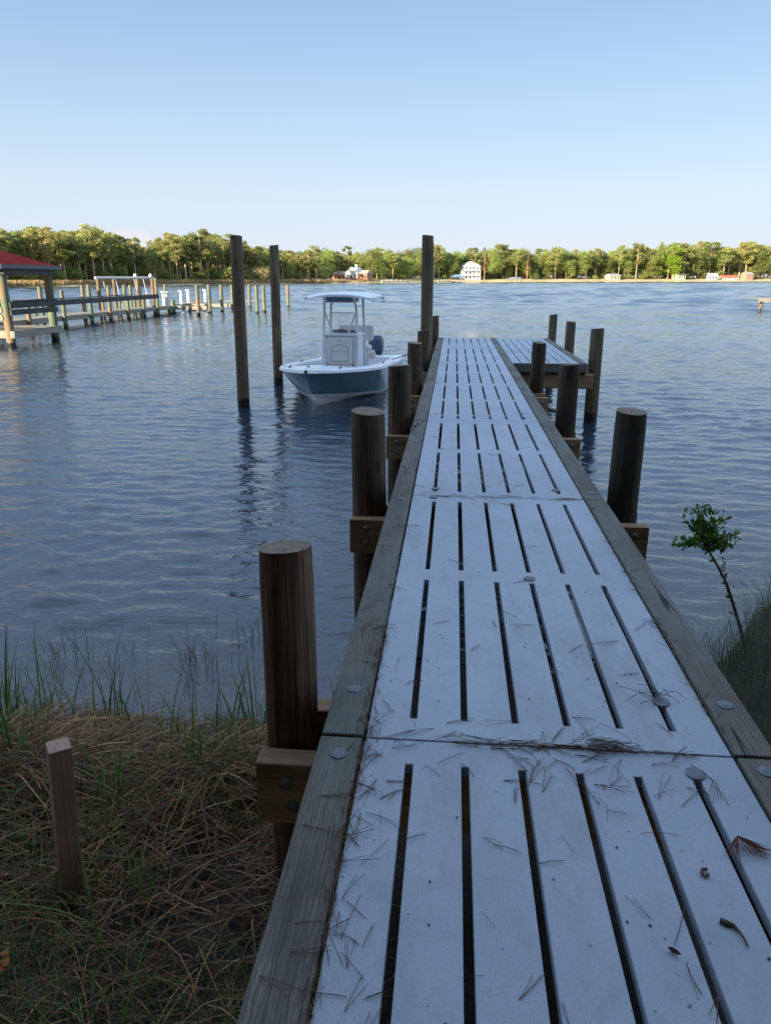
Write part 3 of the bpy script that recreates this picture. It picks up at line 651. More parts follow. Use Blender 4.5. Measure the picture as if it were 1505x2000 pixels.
for i, y in enumerate([2.55,5.5,8.6,11.65,14.6,17.6]):
    r = .13; rt = (1.14 if i == 0 else 1.46) if i < 4 else TX1+.3; xl_ = -.70 if i == 0 else -.745
    bl = [(-.585,DZ-.30),(-.56,DZ-.40)] if i == 0 else [(-.62,DZ-.285),(-.62,DZ-.40)]
    if 0 < i < 4: bl += [(1.36,DZ-.285),(1.36,DZ-.40)]
    beam(xl_, rt, y-r-.105, y-r-.005, DZ-.485, DZ-.217, bl)
    beam(xl_+.02, rt, y+r+.005, y+r+.1, DZ-.485, DZ-.217, [])
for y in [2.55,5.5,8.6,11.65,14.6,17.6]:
    mb = MB(); mb.box(XL-RW+.08, XR+RW-.08, y-.245, y+.245, DZ-.212, DZ-.06); mb.build('slot_shade_board', M['beamY'], dock)  # dark boards added where only shade shows through the slots
for y0, zz in ((14.30,0),): beam(1.2, 2.62, y0, y0+.07, DZ-.46, DZ-.219, [(1.5,DZ-.30)])
for x_, y_, p in [(661,1472,0),(685,1346,0),(1427,1378,0),(1497,1508,0),(781,974,0),(1160,975,0),(802,862,0),(815,826,0),(822,808,0),(1077,962,0)]:
    q = at(x_, y_, zr); q.x = -.345 if q.x < 0 else 1.04
    add_bolt(dock, (q.x, q.y, zr), prof=[(.0,-.001),(.029,0),(.029,.003),(.024,.005),(.010,.007)], name='edge_bolt')
for x_, y_ in [(1357,1512),(1290,1372),(846,972),(850,955),(1033,1131),(1085,958),(852,748),(1024,817)]:
    q = at(x_, y_, DZ); add_bolt(dock, (q.x, q.y, DZ+.001), prof=[(.0,-.001),(.031,0),(.032,.003),(.026,.005),(.010,.007)] if y_ > 900 else [(0,0),(.022,0),(.02,.008)], name='panel_washer')
for z_ in (.95,.82): add_bolt(dock, (2.70, 14.82-.13, z_), MX, name='pile_bolt')

# ------------------------------------------------------------------ free standing mooring piles
def moor(name, x, y, top, r, label, lean=(0,0), mat='pile_tall', group='tall mooring piles around the boat slip', cat='mooring pile'):
    o = pile(x, y, top, r, mat, None, -1.5, lean, name); return tag(o, label, cat, group)
moor('mooring_pile', -4.53, 15.97, 3.55, .132, 'tall brown mooring pile nearest on the left of the boat', (.012,0))
moor('mooring_pile', -4.62, 19.71, 3.52, .125, 'tall brown mooring pile just behind the boat bow on its left', (.01,0))
moor('mooring_pile', atY(833,600,16.8).x, 16.8, 3.58, .13, 'tall brown mooring pile standing against the left edge of the dock')
moor('mooring_pile', atY(836.5,600,19.75).x, 19.75, 3.55, .115, 'tall mooring pile mostly hidden behind the one at the dock edge')

# ------------------------------------------------------------------ boat (bow towards the viewer), local y runs aft, z=0 waterline
boat = thing('motor_boat', 'blue and white center console boat with white T-top moored bow first beside the dock', 'boat', (-3.05,15.43,0), R(-4.5))
def hullblue():
    m, nt, bs = newmat('hull_blue_gelcoat'); n = noise(nt, coords(nt, (1.5,1.5,1.5), rnd=False), 1, 3)
    nt.links.new(mixc(nt, n, (.12,.235,.29), (.14,.265,.32)), bs.inputs['Base Color']); bs.inputs['Roughness'].default_value = .22; bs.inputs['Coat Weight'].default_value = .6; return m
M['hull'] = hullblue(); M['gel'] = flat('white_gelcoat', (.86,.87,.88), .28, .03, 2); M['cream'] = flat('cream_vinyl', (.76,.74,.70), .55, .05, 4)
M['gelgrey'] = flat('grey_nonskid', (.48,.50,.52), .7, .06, 30); M['tube'] = flat('powder_coat_tube', (.86,.87,.88), .3, .03, 3); M['navy'] = flat('navy_cowling', (.035,.07,.12), .3, .1, 3)
M['ttunder'] = flat('blue_canopy_underside', (.13,.25,.36), .5, .05, 3)
BL, BW = 6.4, 1.16
def halfb(t):            # sheer half-breadth
    return BW*(1-(1-min(1,t/.40))**2.0)**.80*(1-.07*max(0,(t-.5)/.5))
def sheer(t): return .87-.30*min(1,t/.8)**.9
def lev(u):              # level u: 0 chine .. 1 sheer -> stem position and breadth law
    ys = .40*(1-u)**.9; return ys, (.97-.0*u)*BW*(1-u)+BW*u, 1.5*(1-u)+2.0*u, 1.15*(1-u)+.80*u
def hb_at(u, y):
    ys, B, e, g_ = lev(u); t = max(0, (y-ys)/(BL-ys)); k_ = .52*(1-u)+.40*u
    b = B*(1-(1-min(1,t/k_))**e)**g_*(1-.07*max(0,(t-.5)/.5)); return b*(1-.0*u)
def chine_z(t): return .27-.26*min(1,t/.42)**.8
hb_ = MB(); stn = [(i/48)**1.5 for i in range(49)]; US = [0,.12,.14,.35,.6,.82,1.0]
def hull_row(u):
    out = []
    for t in stn:
        ys = lev(u)[0]; y = ys+t*(BL-ys); cz = chine_z(t); z = cz+(sheer(t)-.06-cz)*u; out.append((hb_at(u,y)+(.025 if u >= .14 else 0)*min(1,t*12), y, z))
    return out
keel = []
for t in stn: y = .40+t*(BL-.40); keel.append((0, y, .27-.55*min(1,t/.17)**.75))
chin = hull_row(0); mid = [((a[0]+b[0])*.5, (a[1]+b[1])*.5, a[2]*.5+b[2]*.5-.02*min(1,i/10)) for i, (a, b) in enumerate(zip(keel, chin))]
allr = [keel, mid, [(max(0,b-.05*min(1,i/8)),y,z-.0) for i, (b,y,z) in enumerate(chin)]] + [hull_row(u) for u in US]
for sg in (1,-1):
    o0 = len(hb_.v); ns = len(stn)
    for row in allr: hb_.v += [(sg*b,y,z) for b,y,z in row]
    for r_ in range(len(allr)-1):
        for i in range(ns-1):
            a = o0+r_*ns+i; q = (a,a+1,a+ns+1,a+ns); hb_.f.append(q[::-1] if sg > 0 else q); hb_.m.append(1 if r_ < 4 else 0)
    hb_.f.append(tuple(o0+r_*ns+ns-1 for r_ in range(len(allr)))+(o0+ns-1,)[:0]); hb_.m.append(1)
hb_.build('hull', [M['hull'], M['gel']], boat, smooth=28)
# rub rail, gunwale cap, foredeck, cockpit
def gun(t, inset=0, dz=0): return max(0, halfb(t)+.03-inset), sheer(t)+dz
for sg in (1,-1):
    rr = MB(); rr.tube([(sg*(gun(t)[0]), t*BL-.03*(1-t)-.0, sheer(t)-.045) for t in stn], .022, 8); rr.build('rub_rail', M['gel'], boat, smooth=50)
cap = MB(); dens = [i/60 for i in range(61)]
prof = lambda t: [(gun(t)[0], -.03), (gun(t)[0]+.008, -.005), (max(0,gun(t)[0]-.03), .022), (max(0,gun(t)[0]-.24), .03), (max(0,gun(t)[0]-.27), -.0), (max(0, min(gun(t)[0]-.27, hb_at(.45, t*BL)-.06)), -.3*min(1,max(0,(t-.03)/.12)))]
for sg in (1,-1):
    o0 = len(cap.v)
    for t in dens:
        for b, z in prof(t): cap.v.append((sg*b, t*BL-.02*(1-t), sheer(t)+z))
    for i in range(60):
        for j in range(5):
            a = o0+i*6+j; q = (a,a+1,a+7,a+6); cap.f.append(q if sg < 0 else q[::-1]); cap.m.append(0)
cap.build('gunwale', M['gel'], boat, smooth=40)
fd = MB(); td = [i*.19/16 for i in range(17)]
for t in td:
    b = max(0, gun(t)[0]-.20)
    for u in (-1,-.6,-.2,.2,.6,1): fd.v.append((b*u, t*BL, sheer(t)+.026+.03*(1-u*u)))
for i in range(16):
    for j in range(5): a = i*6+j; fd.f.append((a,a+1,a+7,a+6)); fd.m.append(0)
b = gun(.19)[0]-.2; inn = lambda t: max(0, min(gun(t)[0]-.27, hb_at(.45, t*BL)-.06)); b2 = inn(.19); fd.add([(-b,.19*BL,sheer(.19)+.026),(b,.19*BL,sheer(.19)+.026),(b2,.19*BL,.52),(-b2,.19*BL,.52)], [(3,2,1,0)]); fd.build('foredeck', M['gel'], boat, smooth=40)
ck = MB()
for t0_, t1_, z in ((.19,.25,.50),(.25,.30,.50),(.30,.36,.50),(.36,.98,.22)):
    b0 = inn(t0_)+.01; b1 = inn(t1_)+.01; ck.add([(-b0,t0_*BL,z),(b0,t0_*BL,z),(b1,t1_*BL,z),(-b1,t1_*BL,z)], [(0,1,2,3)])
ck.add([(-.9,.36*BL,.5),(.9,.36*BL,.5),(.9,.36*BL,.16),(-.9,.36*BL,.16)], [(3,2,1,0)]); ck.build('cockpit_sole', M['gelgrey'], boat)
tr = MB(); tr.box(-1.02,1.02,BL*.93,BL-.01,.1,sheer(1)+.02); tr.build('transom', M['gel'], boat, bevel=.03)
for sg in (1,-1):
    for yy in (.75, 3.4): 
        c = MB(); bx = gun(yy/BL)[0]-.13; zz = sheer(yy/BL)+.03
        c.tube([(sg*bx-.0,yy-.1,zz+.03),(sg*bx,yy+.1,zz+.03)], .012, 8); c.box(sg*bx-.01,sg*bx+.01,yy-.05,yy-.03,zz-.005,zz+.03); c.box(sg*bx-.01,sg*bx+.01,yy+.03,yy+.05,zz-.005,zz+.03); c.build('cleat', M['galv'], boat, smooth=40)
h = MB(); h.box(-.16,.16,.62,.9,sheer(.1)+.05,sheer(.1)+.066); h.build('anchor_hatch', M['gel'], boat, bevel=.006)
nl = MB(); nl.lathe([(.03,0),(.03,.015),(.01,.03)], (0,.22,sheer(0)+.05), 10); nl.build('bow_light', M['dark'], boat, smooth=40)
ey = MB(); ey.lathe([(.02,0),(.02,.02)], (0,.42,.36), 8, M=MX); ey.build('bow_eye', M['galv'], boat)
# console
cy0, cy1, cw, czt = 3.22, 4.15, .43, 1.41
co = MB()
P2 = [(cy0,.20),(cy0,1.0),(cy0+.05,czt-.06),(cy0+.13,czt),(cy1-.25,czt),(cy1,1.2),(cy1,.17)]
n = len(P2); co.add([(-cw,y,z) for y,z in P2]+[(cw,y,z) for y,z in P2], [tuple(range(n)), tuple(reversed(range(n,2*n)))]+[(i,i+n,(i+1)%n+n,(i+1)%n) for i in range(n)])
con = co.build('console', M['gel'], boat, bevel=.03)
def rounded(x0,x1,z0,z1,y0,y1,r,n=6,arch=None):
    pts = []
    for cx, cz, a0 in ((x1-r,z0+r,-90),(x1-r,z1-r,0),(x0+r,z1-r,90),(x0+r,z0+r,180)):
        for i in range(n+1): a = R(a0+90*i/n); pts.append((cx+r*math.cos(a), cz+r*math.sin(a)))
    k = len(pts); return [(x,y0,z) for x,z in pts]+[(x,y1,z) for x,z in pts], [tuple(range(k)), tuple(reversed(range(k,2*k)))]+[(i,i+k,(i+1)%k+k,(i+1)%k) for i in range(k)]
sb = MB(); sb.add(*rounded(-.33,.33,.66,1.32,cy0-.085,cy0-.003,.07)); bk = sb.build('console_backrest', M['cream'], boat, smooth=30, bevel=.015)
ar = MB(); pa = [(-.22,.74)]+[(-.22,.98)]+[(-.22+.0+.22-.22*math.cos(R(a)), .98+.17*math.sin(R(a))) for a in range(0,181,12)]+[(.22,.98),(.22,.74),(-.22,.74)]
ar.tube([(x,cy0-.088,z) for x,z in pa], .006, 6); ar.tube([(-.21,cy0-.088,.97),(0,cy0-.088,1.0),(.21,cy0-.088,.97)], .005, 6); ar.build('seam_piping', flat('seam_grey', (.28,.27,.26), .7), bk, smooth=40)
lg = MB(); lg.tube([(-.035,cy0-.09,1.24),(0,cy0-.09,1.25),(.035,cy0-.09,1.24)], .006, 5); lg.build('emblem', M['boltdull'], bk)
st_ = MB(); st_.add(*rounded(-.33,.33,.36,.645,cy0-.16,cy0-.003,.05)); sc = st_.build('console_seat', M['cream'], boat, smooth=30, bevel=.015)
lt = MB(); lt.lathe([(.022,0),(.018,.01)], (0,cy0-.165,.46), 10, M=MX); lt.build('latch', M['galv'], sc)
for sg in (1,-1):
    g_ = MB(); g_.box(sg*.37-.022, sg*.37+.022, cy0-.05, cy0-.004, .3, 1.33); g_.build('console_trim', M['tube'], boat, bevel=.008)
gl_, gnt, gbs = newmat('clear_acrylic'); gbs.inputs['Alpha'].default_value = .14; gbs.inputs['Roughness'].default_value = .04; gbs.inputs['IOR'].default_value = 1.08; gbs.inputs['Base Color'].default_value = (.9,.93,.95,1)
ws = MB(); wv = []
for i in range(9):
    u = -1+2*i/8; yb = cy0+.16+.14*u*u
    wv += [(.37*u, yb, czt), (.33*u, yb+.12, czt+.48)]
ws.add(wv, [(2*i,2*i+2,2*i+3,2*i+1) for i in range(8)]); wso = ws.build('windshield', gl_, boat, smooth=60); sm = wso.modifiers.new('s','SOLIDIFY'); sm.thickness = .006
fr_ = MB(); fr_.tube([wv[2*i+1] for i in range(9)], .008, 6); fr_.build('windshield_trim', M['boltdull'], boat, smooth=50)
dh = MB(); dh.box(-.3,.3,cy0+.34,cy1-.22,czt+.0,czt+.06); dh.build('dash', M['black'], boat, bevel=.02)
rp = MB(); random.seed(2)
for k_ in range(4): rp.tube([(-.07+.06*math.cos(a*.7+k_)+.02*k_, cy0+.22+.03*math.sin(a*.7), czt+.02+.018*k_) for a in range(9)], .016, 6)
rp.build('coiled_strap', flat('brown_strap', (.16,.07,.04), .8), boat, smooth=50)
# T-top frame
tf = MB(); tz = 2.22
legs = [((sg*.47,cy0-.12,.22),(sg*.43,cy0+.02,1.3),(sg*.40,cy0+.06,tz-.2),(sg*.36,cy0-.05,tz+.06)) for sg in (1,-1)]
for l in legs: tf.tube(l, .032, 10)
for sg in (1,-1): tf.tube(((sg*.47,cy1-.05,.2),(sg*.45,cy1-.10,1.3),(sg*.42,cy1-.1,tz-.2),(sg*.38,cy1+.06,tz+.06)), .032, 10)
for sg in (1,-1):
    tf.tube(((sg*.40,cy0+.06,tz-.28),(sg*.20,cy0+.03,czt)), .022, 8); tf.tube(((sg*.44,cy0+.01,1.36),(sg*.45,cy1-.1,1.36)), .02, 8)
    tf.tube(((sg*.37,cy0-.05,tz),(sg*.30,cy0+.3,tz+.1)), .018, 8)
tf.tube(((-.44,cy0-.0,czt-.03),(.44,cy0-.0,czt-.03)), .026, 10); tf.tube(((-.40,cy0+.04,tz-.06),(.40,cy0+.04,tz-.06)), .02, 8)
tf.build('t_top_frame', M['tube'], boat, smooth=50)
tt = MB(); NX, NY = 18, 12; gv = {}
for side in (0,1):
    for j in range(NY+1):
        for i in range(NX+1):
            u, v = -1+2*i/NX, -1+2*j/NY; k_ = (1-.16*abs(v)**4); x = .07+.90*u*k_; y = (cy0+cy1)/2+.02+.98*v*(1-.18*abs(u)**3)
            z = tz+.18-.09*abs(u)**2.2-.05*v*v-(.05+(.0 if max(abs(u),abs(v)) > .96 else 0))*(side)
            tt.v.append((x,y,z))
N_ = (NX+1)*(NY+1)
for j in range(NY):
    for i in range(NX):
        a = j*(NX+1)+i; tt.f.append((a,a+1,a+NX+2,a+NX+1)); tt.m.append(0); tt.f.append((N_+a,N_+a+NX+1,N_+a+NX+2,N_+a+1)); tt.m.append(1)
edge = [i for i in range(NX+1)]+[j*(NX+1)+NX for j in range(1,NY+1)]+[NY*(NX+1)+i for i in range(NX-1,-1,-1)]+[j*(NX+1) for j in range(NY-1,0,-1)]
for a, b_ in zip(edge, edge[1:]+edge[:1]): tt.f.append((b_,a,N_+a,N_+b_)); tt.m.append(0)
tt.build('t_top_canopy', [M['gel'], M['ttunder']], boat, smooth=40)
eb = MB(); eb.add([(-.40,cy0-.02,tz+.14),(.40,cy0-.02,tz+.14),(.34,cy0+.06,tz-.06),(-.34,cy0+.06,tz-.06),(-.40,cy0+.7,tz+.14),(.40,cy0+.7,tz+.14),(.34,cy0+.6,tz-.06),(-.34,cy0+.6,tz-.06)], [(3,2,1,0),(4,5,6,7),(0,4,7,3),(1,2,6,5),(2,3,7,6),(0,1,5,4)]); eb.build('electronics_box', M['ttunder'], boat, bevel=.02)
sl = MB(); sl.box(-.06,.06,cy0-.06,cy0-.01,tz+.06,tz+.12); sl.build('spreader_light', M['gel'], boat, bevel=.015)
for sg, yy in ((-1,cy0+.0),(1,cy1+.25)):
    ll = MB(); ll.box(sg*.80-.08, sg*.80+.08, yy-.05, yy+.05, tz+.0, tz+.05); ll.build('rod_light', M['white'], boat, bevel=.02)
for hx, hy in ((.02,cy1+.15),(.22,cy1+.15),(.86,cy1+.3),(.60,cy1+.35)):
    hk = MB(); hk.tube([(hx,hy,tz+.12),(hx,hy,tz-.02)]+[(hx+.035*math.sin(R(a)),hy,tz-.055+.035*math.cos(R(a))) for a in range(0,300,30)], .008, 6); hk.build('rod_hook', M['black'], boat, smooth=50)
an = MB(); an.lathe([(.05,0),(.05,.03),(.02,.05),(.02,.09),(.03,.1),(.01,.13)], (-.45,cy0+.35,tz+.17), 10); an.build('masthead_light', M['gel'], boat, smooth=40)
# leaning post, seats, engine
lpz = MB(); lpz.box(-.42,.42,4.75,5.15,.15,.85); lpz.build('leaning_post', M['gel'], boat, bevel=.04)
for nm, bx_ in (('helm_cushion',(-.45,.45,4.68,5.12,.86,.99)),('helm_backrest',(-.48,.48,5.10,5.24,1.1,1.52))):
    s_ = MB(); s_.box(*bx_); s_.build(nm, M['cream'], boat, bevel=.05)
og = MB()
for (z, a, b_) in ((.45,.10,.16),(.62,.19,.27),(.80,.22,.31),(1.0,.21,.29),(1.12,.14,.2)):
    for j in range(16): t = 2*PI*j/16; og.v.append((.25+a*math.copysign(abs(math.cos(t))**.7,math.cos(t)), BL+.42+b_*math.copysign(abs(math.sin(t))**.7,math.sin(t)), z))
for i in range(4):
    for j in range(16): og.f.append((i*16+j,i*16+(j+1)%16,(i+1)*16+(j+1)%16,(i+1)*16+j)); og.m.append(0)
og.f.append(tuple(64+j for j in range(16))); og.m.append(0); og.tube([(.25,BL+.4,.5),(.25,BL+.45,-.5)], [.09,.07], 10); og.box(.15,.35,BL-.02,BL+.3,.3,.5); og.build('outboard_motor', M['navy'], boat, smooth=50)
bg_ = MB(); bg_.lathe([(.02,-.14),(.09,-.12),(.10,0),(.06,.09),(.015,.11)], (.52,4.72,.78), 12); bg_.build('hanging_bag', M['cream'], boat, smooth=60)
ml = MB(); ml.tube([(1.0,5.0,.62),(1.15,4.9,.66),(1.35,5.0,.72),(1.6,5.1,.80),(1.85,5.2,.95)], .012, 6)
tag(ml.build('mooring_line', M['black'], None, smooth=50), 'dark rope from the boat side to the dock pile', 'rope'); bpy.data.objects['mooring_line'].location = (-3.05,15.43,0); bpy.data.objects['mooring_line'].rotation_euler = (0,0,R(-4.5))

# ------------------------------------------------------------------ neighbour's pier, pavilion, lift and piles
GP = 'weathered piles of the neighbouring pier'
pier = thing('neighbour_pier', 'long low weathered wooden pier with dark handrail beyond the red roofed pavilion', 'pier', (0,0,0))
mb = MB()
y = 24.
while y < 60.0: mb.box(-24.0,-22.35,y,y+.135,.58,.62); y += .142
mb.build('deck_boards', M['pierY'], pier)
mb = MB(); mb.box(-22.34,-22.29,24,60,.36,.605); mb.build('deck_fascia', M['pierY'], pier)
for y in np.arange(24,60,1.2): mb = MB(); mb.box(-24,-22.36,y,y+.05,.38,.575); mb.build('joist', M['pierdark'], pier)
for y in (30,34,38.3,42,45.3,47.9,50.7,53.4,56.0):
    o = pile(-22.2, y, 1.5 if y < 56 else 2.7, .12, 'pile_green', pier, -1.2, name='pier_post', n=12); pile(-24.1, y+.3, 1.5, .11, 'pile_green', pier, -1.2, name='pier_post', n=12)
pile(-22.2, 59.2, 1.05, .17, 'pile_green', pier, -1.2, name='pier_post', n=12)
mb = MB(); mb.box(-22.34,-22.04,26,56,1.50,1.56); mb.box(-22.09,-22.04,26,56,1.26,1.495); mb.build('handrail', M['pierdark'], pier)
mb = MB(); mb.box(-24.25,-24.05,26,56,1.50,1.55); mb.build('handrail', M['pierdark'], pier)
mb = MB(); mb.box(-24,-19.6,60.0,61.2,.50,.56); mb.box(-24,-19.55,59.93,59.98,.30,.565); mb.build('finger_deck', M['pierY'], pier)
mb = MB(); mb.box(-24,-19.55,66.0,67.2,.50,.56); mb.box(-24,-19.55,65.93,65.98,.30,.565); mb.box(-24.5,-23.2,60,76,.54,.60); mb.box(-23.2,-19.6,75,76,.50,.57); mb.build('finger_deck', M['pierY'], pier)
for x_, y_ in ((-23,60.4),(-21.3,60.4),(-22,66.4),(-20.5,66.4),(-24.6,68),(-23.3,72)): pile(x_, y_, .5, .12, 'pierdark', pier, -1.2, name='support_pile', n=10)
fr = [(384,557,56.9),(407,556,59.44),(431,556,62.23),(452,556,66.3)]
words = ['first','second','third','fourth','fifth','sixth','seventh','eighth','ninth','tenth']
for i, (xp_, tp, Y) in enumerate(fr):
    q = atY(xp_, tp, Y); moor('pier_pile', q.x, Y, q.z, .14, f'{words[i]} green tinged pile from the left in the row along the finger pier ends', mat='pile_green', group=GP)
capm = M['dark']
for i, (xp_, tp, Y) in enumerate([(486,556,72.3),(500,558,59.8),(514,558,62.5),(534,556,65.6),(561,557,72.6)]):
    q = atY(xp_, tp, Y); moor('pier_pile', q.x, Y, q.z, .15, ['green pile just right of the nearest tall mooring pile','leftmost of the three close piles between the two tall left mooring piles','middle one of the close green piles between the two tall left mooring piles','green pile half hidden by the second tall mooring pile','lone green pile in open water right of the second tall mooring pile'][i], mat='pile_green', group=GP)
for i, (xp_, tp, Y) in enumerate([(77,560,46),(120,567,49),(160,558,52),(172,556,49),(211,559,57),(242,556,57),(254,557,60),(273,560,62),(302,560,66),(322,555,70)]):
    q = atY(xp_, tp, Y); moor('pier_pile', q.x, Y, q.z, .13, f'{words[i]} from the left of the free piles standing behind the pier handrail', mat='pile_green', group=GP)
# boat lift
lift = thing('boat_lift', 'boat lift frame with long white top beams rising above the pier', 'boat lift', (0,0,0))
for xp_, yb, Y in ((191,600,53),(222,600,57),(268,600,56.5),(297,618,56.2)):
    q = atY(xp_, 545, Y); pile(q.x, Y, 2.66, .13, 'pile_tall', lift, -1.2, name='lift_post', n=12)
a = atY(186,543,53); b = atY(299,543,57.5)
mb = MB(); mb.tube([(a.x,a.y,2.73),(b.x,b.y,2.73)], .09, 8); mb.build('top_beam', M['white'], lift)
a2 = atY(255,541,58.5); b2 = atY(300,542,60.5); mb = MB(); mb.tube([(a2.x,a2.y,2.74),(b2.x,b2.y,2.74)], .07, 8); mb.build('top_beam', M['white'], lift)
for xp_, Y in ((264,56.5),(294,57.3)):
    q = atY(xp_, 538, Y); mb = MB(); mb.lathe([(.11,0),(.13,.1),(.10,.2),(.03,.24)], (q.x,q.y,2.80), 12); mb.build('winch_motor', M['white'], lift, smooth=50)
for xp_, Y in ((201,53.5),(226,54.5),(262,57.5),(280,58)):
    q = atY(xp_, 545, Y); mb = MB(); mb.tube([(q.x,q.y,2.65),(q.x+.3,q.y,.6)], .02, 5); mb.build('lift_cable', M['white'], lift)
for i, (xp_, tp, Y, w_) in enumerate([(285,572,59,.1),(319,570,60,.1),(326,571,60.5,.12),(353,569,64,.1),(367,567,67,.11),(400,567,70,.1)]):
    q = atY(xp_, tp, Y); t = thing('power_pedestal', f'white dock power pedestal, {words[i]} from the left on the neighbouring pier', 'pedestal', (q.x,Y,.56), 0, 'white power pedestals on the neighbouring pier')
    mb = MB(); mb.add([(-w_,-w_,0),(w_,-w_,0),(w_,w_,0),(-w_,w_,0),(-w_,-w_,q.z-.75),(w_,-w_,q.z-.75),(w_,w_,q.z-.62),(-w_,w_,q.z-.62)], [(0,3,2,1),(4,5,6,7),(0,1,5,4),(1,2,6,5),(2,3,7,6),(3,0,4,7)]); mb.build('column', M['white'], t, bevel=.02)
    mb = MB(); mb.box(-w_-.1,w_+.02,-w_-.03,w_+.03,q.z-.62,q.z-.50); mb.build('hood', M['white'], t, bevel=.03)
# pavilion
pv = thing('dock_pavilion', 'open wooden boat pavilion with red hipped roof over the water at the left edge', 'pavilion', (0,0,0))
X1, X0, Y0, Y1 = -18.0, -23.0, 29.5, 33.0
for x_, y_ in ((X1,Y0),(X1,Y1),(X0,Y0),(X0,Y1)):
    pile(x_, y_, 3.0, .18, 'pile_green', pv, -1.2, (.012*(0),0), 'post', 16)
mb = MB()
for k_, (o_, z0_, z1_) in enumerate(((.0,2.88,3.12),)):
    mb.box(X0-.2,X1+.2,Y0-.26,Y0-.19,2.86,3.12); mb.box(X0-.2,X1+.2,Y1+.19,Y1+.26,2.86,3.12); mb.box(X1+.2,X1+.27,Y0-.26,Y1+.26,2.86,3.12); mb.box(X0-.27,X0-.2,Y0-.26,Y1+.26,2.86,3.12)
mb.build('roof_beam', M['pierdark'], pv)
ex = .55; mb = MB(); E = [(X0-ex,Y0-ex,3.22),(X1+ex-.22,Y0-ex,3.22),(X1+ex-.22,Y1+ex,3.22),(X0-ex,Y1+ex,3.22),(X0+1.75,(Y0+Y1)/2,4.02),(X1-1.75,(Y0+Y1)/2,4.02)]
mb.add(E, [(0,1,5,4),(1,2,5),(2,3,4,5),(3,0,4),(3,2,1,0)]); mb.build('roof', flat('red_shingles', (.15,.010,.008), .95, .35, 6, 0, .01, .1), pv)
mb = MB(); t_ = .06
e2 = ex-.22; mb.box(X0-ex-t_,X1+e2+t_,Y0-ex-t_,Y0-ex-.003,3.08,3.24); mb.box(X0-ex-t_,X1+e2+t_,Y1+ex+.003,Y1+ex+t_,3.08,3.24); mb.box(X1+e2+.003,X1+e2+t_,Y0-ex-.002,Y1+ex+.002,3.08,3.239); mb.box(X0-ex-t_,X0-ex-.003,Y0-ex-.002,Y1+ex+.002,3.08,3.239); mb.build('eave_board', flat('eave_paint', (.10,.115,.12), .7, .2, 3), pv)
mb = MB(); y = Y0-.1
while y < Y1+.1: mb.box(X0-.2,X1+.22,y,y+.135,.62,.66); y += .142
mb.build('deck_boards', M['pierY'], pv)
mb = MB(); mb.box(X1+.225,X1+.27,Y0-.15,Y1+.2,.38,.655); mb.box(X0-.2,X1+.22,Y0-.16,Y0-.11,.38,.655); mb.build('deck_fascia', M['pierY'], pv)
for x_ in np.arange(X0,X1,.6): mb = MB(); mb.box(x_,x_+.05,Y0-.05,Y1+.05,.40,.615); mb.build('joist', M['pierdark'], pv)
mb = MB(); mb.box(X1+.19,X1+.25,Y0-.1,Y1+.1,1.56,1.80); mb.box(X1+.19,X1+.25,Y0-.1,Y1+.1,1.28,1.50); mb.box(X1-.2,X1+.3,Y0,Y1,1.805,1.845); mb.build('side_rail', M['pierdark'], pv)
mb = MB(); mb.box(X0,X1-.1,Y0-.2,Y0-.14,1.1,1.3); mb.box(X0,X1-.1,Y0-.2,Y0-.14,1.4,1.6); mb.build('bench_back', flat('bench_wood', (.36,.26,.16), .8, .2, 4), pv)
# dock stub at the right edge
rd = thing('far_dock', 'end of a small grey dock on one leaning post at the right edge', 'dock', (0,0,0))
mb = MB(); mb.box(25.5,33,67.6,70,1.02,1.12); mb.box(25.5,33,67.5,67.58,.80,1.115); mb.build('deck', flat('grey_dock_wood', (.17,.165,.14), .8, .2, 3), rd)
for x_ in (26.0,29,32): pile(x_, 68, 1.0, .13, 'pile', rd, -1.2, (.12,0), 'post', 10)

